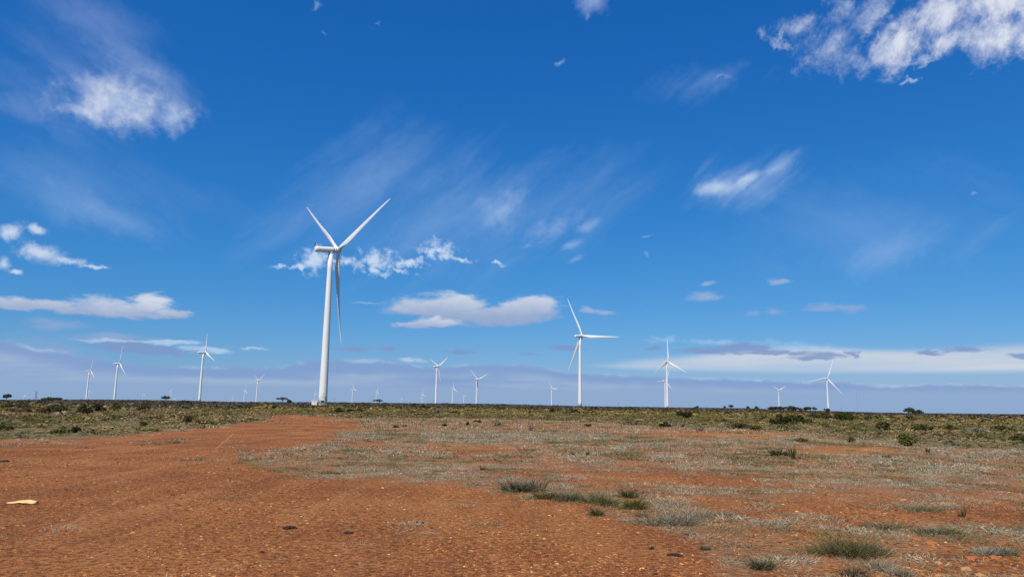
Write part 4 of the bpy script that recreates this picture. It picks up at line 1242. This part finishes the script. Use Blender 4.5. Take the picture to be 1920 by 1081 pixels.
TUFTS = [
    (980, 920, 84, 44, GR, 560, 'large grey green clump of fine stems at the left end of a curved row', DO),
    (1036, 933, 76, 24, OL, 420, 'low olive grass at the foot of the large grey green clump', DO),
    (1070, 938, 52, 26, DO, 320, 'small dark olive tuft second along the curved row', GR),
    (1106, 941, 60, 36, OL, 380, 'tall feathery brown olive tuft in the middle of the curved row', GR),
    (1140, 946, 50, 32, YG, 320, 'yellow green tuft with upright blades in the curved row', OL),
    (1172, 932, 36, 30, DO, 220, 'dark upright tuft standing behind the right end of the curved row', OL),
    (1182, 952, 50, 28, YG, 320, 'yellowish green spiky tuft at the right end of the curved row', DO),
    (1150, 948, 60, 9, SV, 180, 'flat grey mat between the last two tufts of the curved row', GR),
    (1116, 965, 30, 24, DO, 200, 'small dark tuft alone in front of the curved row', GR),
    (1262, 980, 110, 42, GR, 620, 'big tangled grey wiry clump right of the curved row', SV),
    (1330, 966, 90, 20, SV, 380, 'pale grey green low clump right of the big wiry tangle', GR),
    (1208, 968, 30, 12, OL, 120, 'small olive tuft left of the big wiry tangle', DO),
    (1180, 977, 60, 10, SV, 140, 'sparse grey twigs on bare soil left of the wiry tangle', GR),
    (1590, 1038, 112, 46, OL, 760, 'big dark olive grass clump near the lower right', DO),
    (1640, 1034, 60, 20, GR, 260, 'grey fringe at the right side of the big olive clump', SV),
    (1428, 1065, 44, 32, DO, 320, 'compact dark tuft left of the big olive clump at the bottom', GR),
    (1606, 1080, 32, 32, (.26, .18, .10), 180, 'brown upright tuft cut by the bottom edge', DO),
    (1652, 1066, 46, 24, SV, 220, 'pale grey tuft at the bottom right of the big olive clump', GR),
    (1690, 1078, 50, 18, SV, 220, 'silvery tuft at the bottom edge right of the brown one', GR),
    (1322, 1028, 34, 12, OL, 160, 'low olive tuft above the compact dark one', GR),
    (1730, 957, 90, 14, GR, 380, 'long pale clump alone on bare soil in the right foreground', YG),
    (1668, 990, 80, 18, OL, 320, 'olive grass at the left of the long grassy strip, lower right', GR),
    (1740, 998, 70, 18, GR, 300, 'grey olive grass in the middle of the long grassy strip', OL),
    (1784, 999, 34, 18, YG, 160, 'green tuft at the right end of the long grassy strip', OL),
    (1886, 1040, 36, 18, (.15, .20, .10), 160, 'blue green tuft near the lower right corner', GR),
    (1845, 1036, 70, 17, (.33, .30, .22), 420, 'bluish grey wiry clump near the lower right corner', SV),
    (1805, 968, 16, 20, DO, 60, 'thin dark stalks standing on bare soil in the right foreground', OL),
    (1461, 854, 32, 20, DO, 300, 'dark twiggy broom right of centre before the bare strip', GR),
    (1487, 860, 9, 30, DO, 60, 'single tall dark stalk beside the twiggy broom', OL),
    (1660, 858, 16, 9, DO, 90, 'dark tuft on the bare strip below the bright green mound', OL),
    (1742, 849, 7, 13, DO, 60, 'narrow black tuft with dry stalks right of the bare strip', GR),
    (1189, 822, 14, 12, GR, 100, 'small pale broom of twigs alone on the grey ground right of centre', OL),
    (1103, 855, 9, 11, DO, 80, 'narrow dark tuft on red soil in the middle distance', OL),
    (1072, 852, 9, 7, DO, 70, 'small dark tuft left of the narrow one in the middle distance', OL),
    (905, 880, 14, 10, DO, 100, 'small black tuft in the grey mat left of the curved row', GR),
    (620, 888, 50, 8, YG, 200, 'greenish patch of grass inside the left grey mat', OL),
    (335, 830, 40, 5, YG, 160, 'green grass streak on the bare soil of the track', OL),
    (1290, 1000, 40, 8, SV, 120, 'thin silvery mat below the wiry tangle', GR),
]
for k, (px, py, w, h, rgb, nb, label, mx) in enumerate(TUFTS):
    tall = h > w
    wid = .0062 if py > 930 else (.010 if py > 860 else .03)
    nb = int(nb * (1.9 if py > 860 else 1.2))
    tuft_obj(px, py, w, h, rgb, nb, label, lean=.3 if tall else .95, curl=.35 if tall else 1.0, bw=wid, seed=k, mix=mx)

def stone(px, py, w, h, mat, label, name, cat, seed, lumps=1, group=None):
    p = ground_hit(px, py); r = math.hypot(p[0], p[1]); s = r / FPX
    import bmesh
    bm = bmesh.new()
    g = np.random.default_rng(seed)
    for q in range(lumps):
        res = bmesh.ops.create_icosphere(bm, subdivisions=2, radius=1)
        off = Vector((g.uniform(-.5, .5), g.uniform(-.4, .4), 0)) if lumps > 1 else Vector((0, 0, 0))
        k = g.uniform(.5, .8) if lumps > 1 else 1
        for v in res['verts']:
            n_ = .72 + .5 * g.uniform() if lumps > 1 else .82 + .3 * g.uniform()
            v.co = Vector((v.co.x * n_, v.co.y * n_, max(v.co.z, -.25) * n_)) * k + off
    for v in bm.verts:
        v.co = Vector((v.co.x * w * s * .5, v.co.y * w * s * .42, v.co.z * h * s * .8))
    me = bpy.data.meshes.new(name); bm.to_mesh(me); bm.free(); me.materials.append(mat)
    o = link(name, me, None, p, (0, 0, float(g.uniform(-.4, .4))))
    tag(o, label, cat, group)
G1, G2 = 'dark dung clods on the red soil', 'stones lying on the red soil'
stone(7, 865, 20, 5, MAT_STONE_DARK, 'flat black clod at the left edge of the bare soil', 'dung_clod', 'dung', 1, 3, G1)
stone(543, 990, 25, 8, MAT_STONE_DARK, 'largest black clod, two lumps, in the middle of the bare soil', 'dung_clod', 'dung', 2, 4, G1)
stone(655, 999, 18, 6, MAT_STONE_DARK, 'ragged black clod right of the largest one', 'dung_clod', 'dung', 3, 3, G1)
stone(787, 980, 15, 5, MAT_STONE_DARK, 'black clod with grey twigs beside it', 'dung_clod', 'dung', 4, 2, G1)
stone(1220, 1029, 13, 8, MAT_STONE_DARK, 'rounded black clod below the wiry grey tangle', 'dung_clod', 'dung', 5, 2, G1)
stone(491, 1034, 13, 4, MAT_STONE_DARK, 'small flat black clod below the largest one', 'dung_clod', 'dung', 6, 2, G1)
stone(1266, 1041, 26, 6, MAT_STONE_DARK, 'flat dark scrap right of the rounded black clod', 'dung_clod', 'dung', 7, 3, G1)
stone(1231, 1076, 12, 5, MAT_STONE_DARK, 'small black clod at the bottom edge near the middle', 'dung_clod', 'dung', 8, 2, G1)
stone(1713, 1010, 28, 5, MAT_STONE_RED, 'flat orange stone in the grey grass, lower right', 'orange_stone', 'stone', 9, 1, G2)
stone(1746, 1019, 24, 7, MAT_STONE_RED, 'rounded orange stone right of the flat orange one', 'orange_stone', 'stone', 10, 1, G2)
stone(1811, 1067, 18, 6, MAT_STONE_PALE, 'pale flat stone, largest at the lower right', 'pale_stone', 'stone', 11, 1, G2)
stone(1838, 1079, 16, 6, MAT_STONE_PALE, 'pale stone at the bottom edge, lower right', 'pale_stone', 'stone', 12, 1, G2)
stone(1864, 1045, 16, 5, MAT_STONE_RED, 'small orange stone below the bluish grey clump', 'orange_stone', 'stone', 13, 1, G2)
stone(1822, 1046, 22, 5, MAT_STONE_RED, 'thin orange slab left of the small orange stone', 'orange_stone', 'stone', 14, 1, G2)
stone(1021, 1010, 8, 4, MAT_STONE_PALE, 'single pale pebble in the bare soil, bottom middle', 'pale_stone', 'stone', 15, 1, G2)
stone(1695, 938, 12, 4, MAT_STONE_PALE, 'small pale stone on the bare soil above the long pale clump', 'pale_stone', 'stone', 16, 1, G2)
stone(1760, 1055, 12, 4, MAT_STONE_PALE, 'small pale stone left of the thin orange slab', 'pale_stone', 'stone', 17, 1, G2)

# twigs beside the clod
def twigs(px, py, n, spread, label, seed):
    p = ground_hit(px, py); g = np.random.default_rng(seed)
    segs = []
    for _ in range(n):
        x, y = g.uniform(-spread, spread), g.uniform(-spread * .6, spread * .6); a = g.uniform(-.6, .6); L = g.uniform(.05, .16)
        segs.append(((x, y, .008), (x + math.cos(a) * L, y + math.sin(a) * L, g.uniform(.01, .05))))
    o = link('dry_twigs', bar_mesh('dry_twigs', segs, .003, MAT_TWIG, 5), None, p)
    tag(o, label, 'twigs')
twigs(773, 984, 9, .16, 'few grey dry twigs left of a black clod on bare soil', 1)
twigs(797, 1001, 8, .14, 'short grey twig scraps in front of the clod with twigs', 2)

# pale yellow scrap
def scrap():
    p = ground_hit(43, 943)
    n, m = 15, 6
    V = []
    for i in range(n):
        f = i / (n - 1); x = (f - .5) * .54
        wd = np.interp(f, [0, .15, .3, .45, .6, .75, .9, 1], [.012, .05, .10, .13, .11, .06, .07, .045]) * (1 + .15 * math.sin(23 * f))
        lift = np.interp(f, [0, .2, .45, .7, .9, 1], [.003, .015, .05, .06, .045, .04])
        for j in range(m):
            g = j / (m - 1) * 2 - 1
            V.append((x, g * wd + .05 * math.sin(f * 5), lift * (1 - .75 * g * g) + .006 * math.sin(9 * f + 3 * g)))
    F = [(i * m + j, (i + 1) * m + j, (i + 1) * m + j + 1, i * m + j + 1) for i in range(n - 1) for j in range(m - 1)]
    me = bpy.data.meshes.new('torn_scrap'); me.from_pydata(V, [], F); me.update()
    me.polygons.foreach_set('use_smooth', [True] * len(me.polygons)); me.materials.append(MAT_SCRAP)
    o = link('torn_scrap', me, None, p + np.array([0, 0, .004]))
    md = o.modifiers.new('thickness', 'SOLIDIFY'); md.thickness = .004
    tag(o, 'pale yellow torn scrap lying on the bare red soil at the left', 'scrap')
scrap()
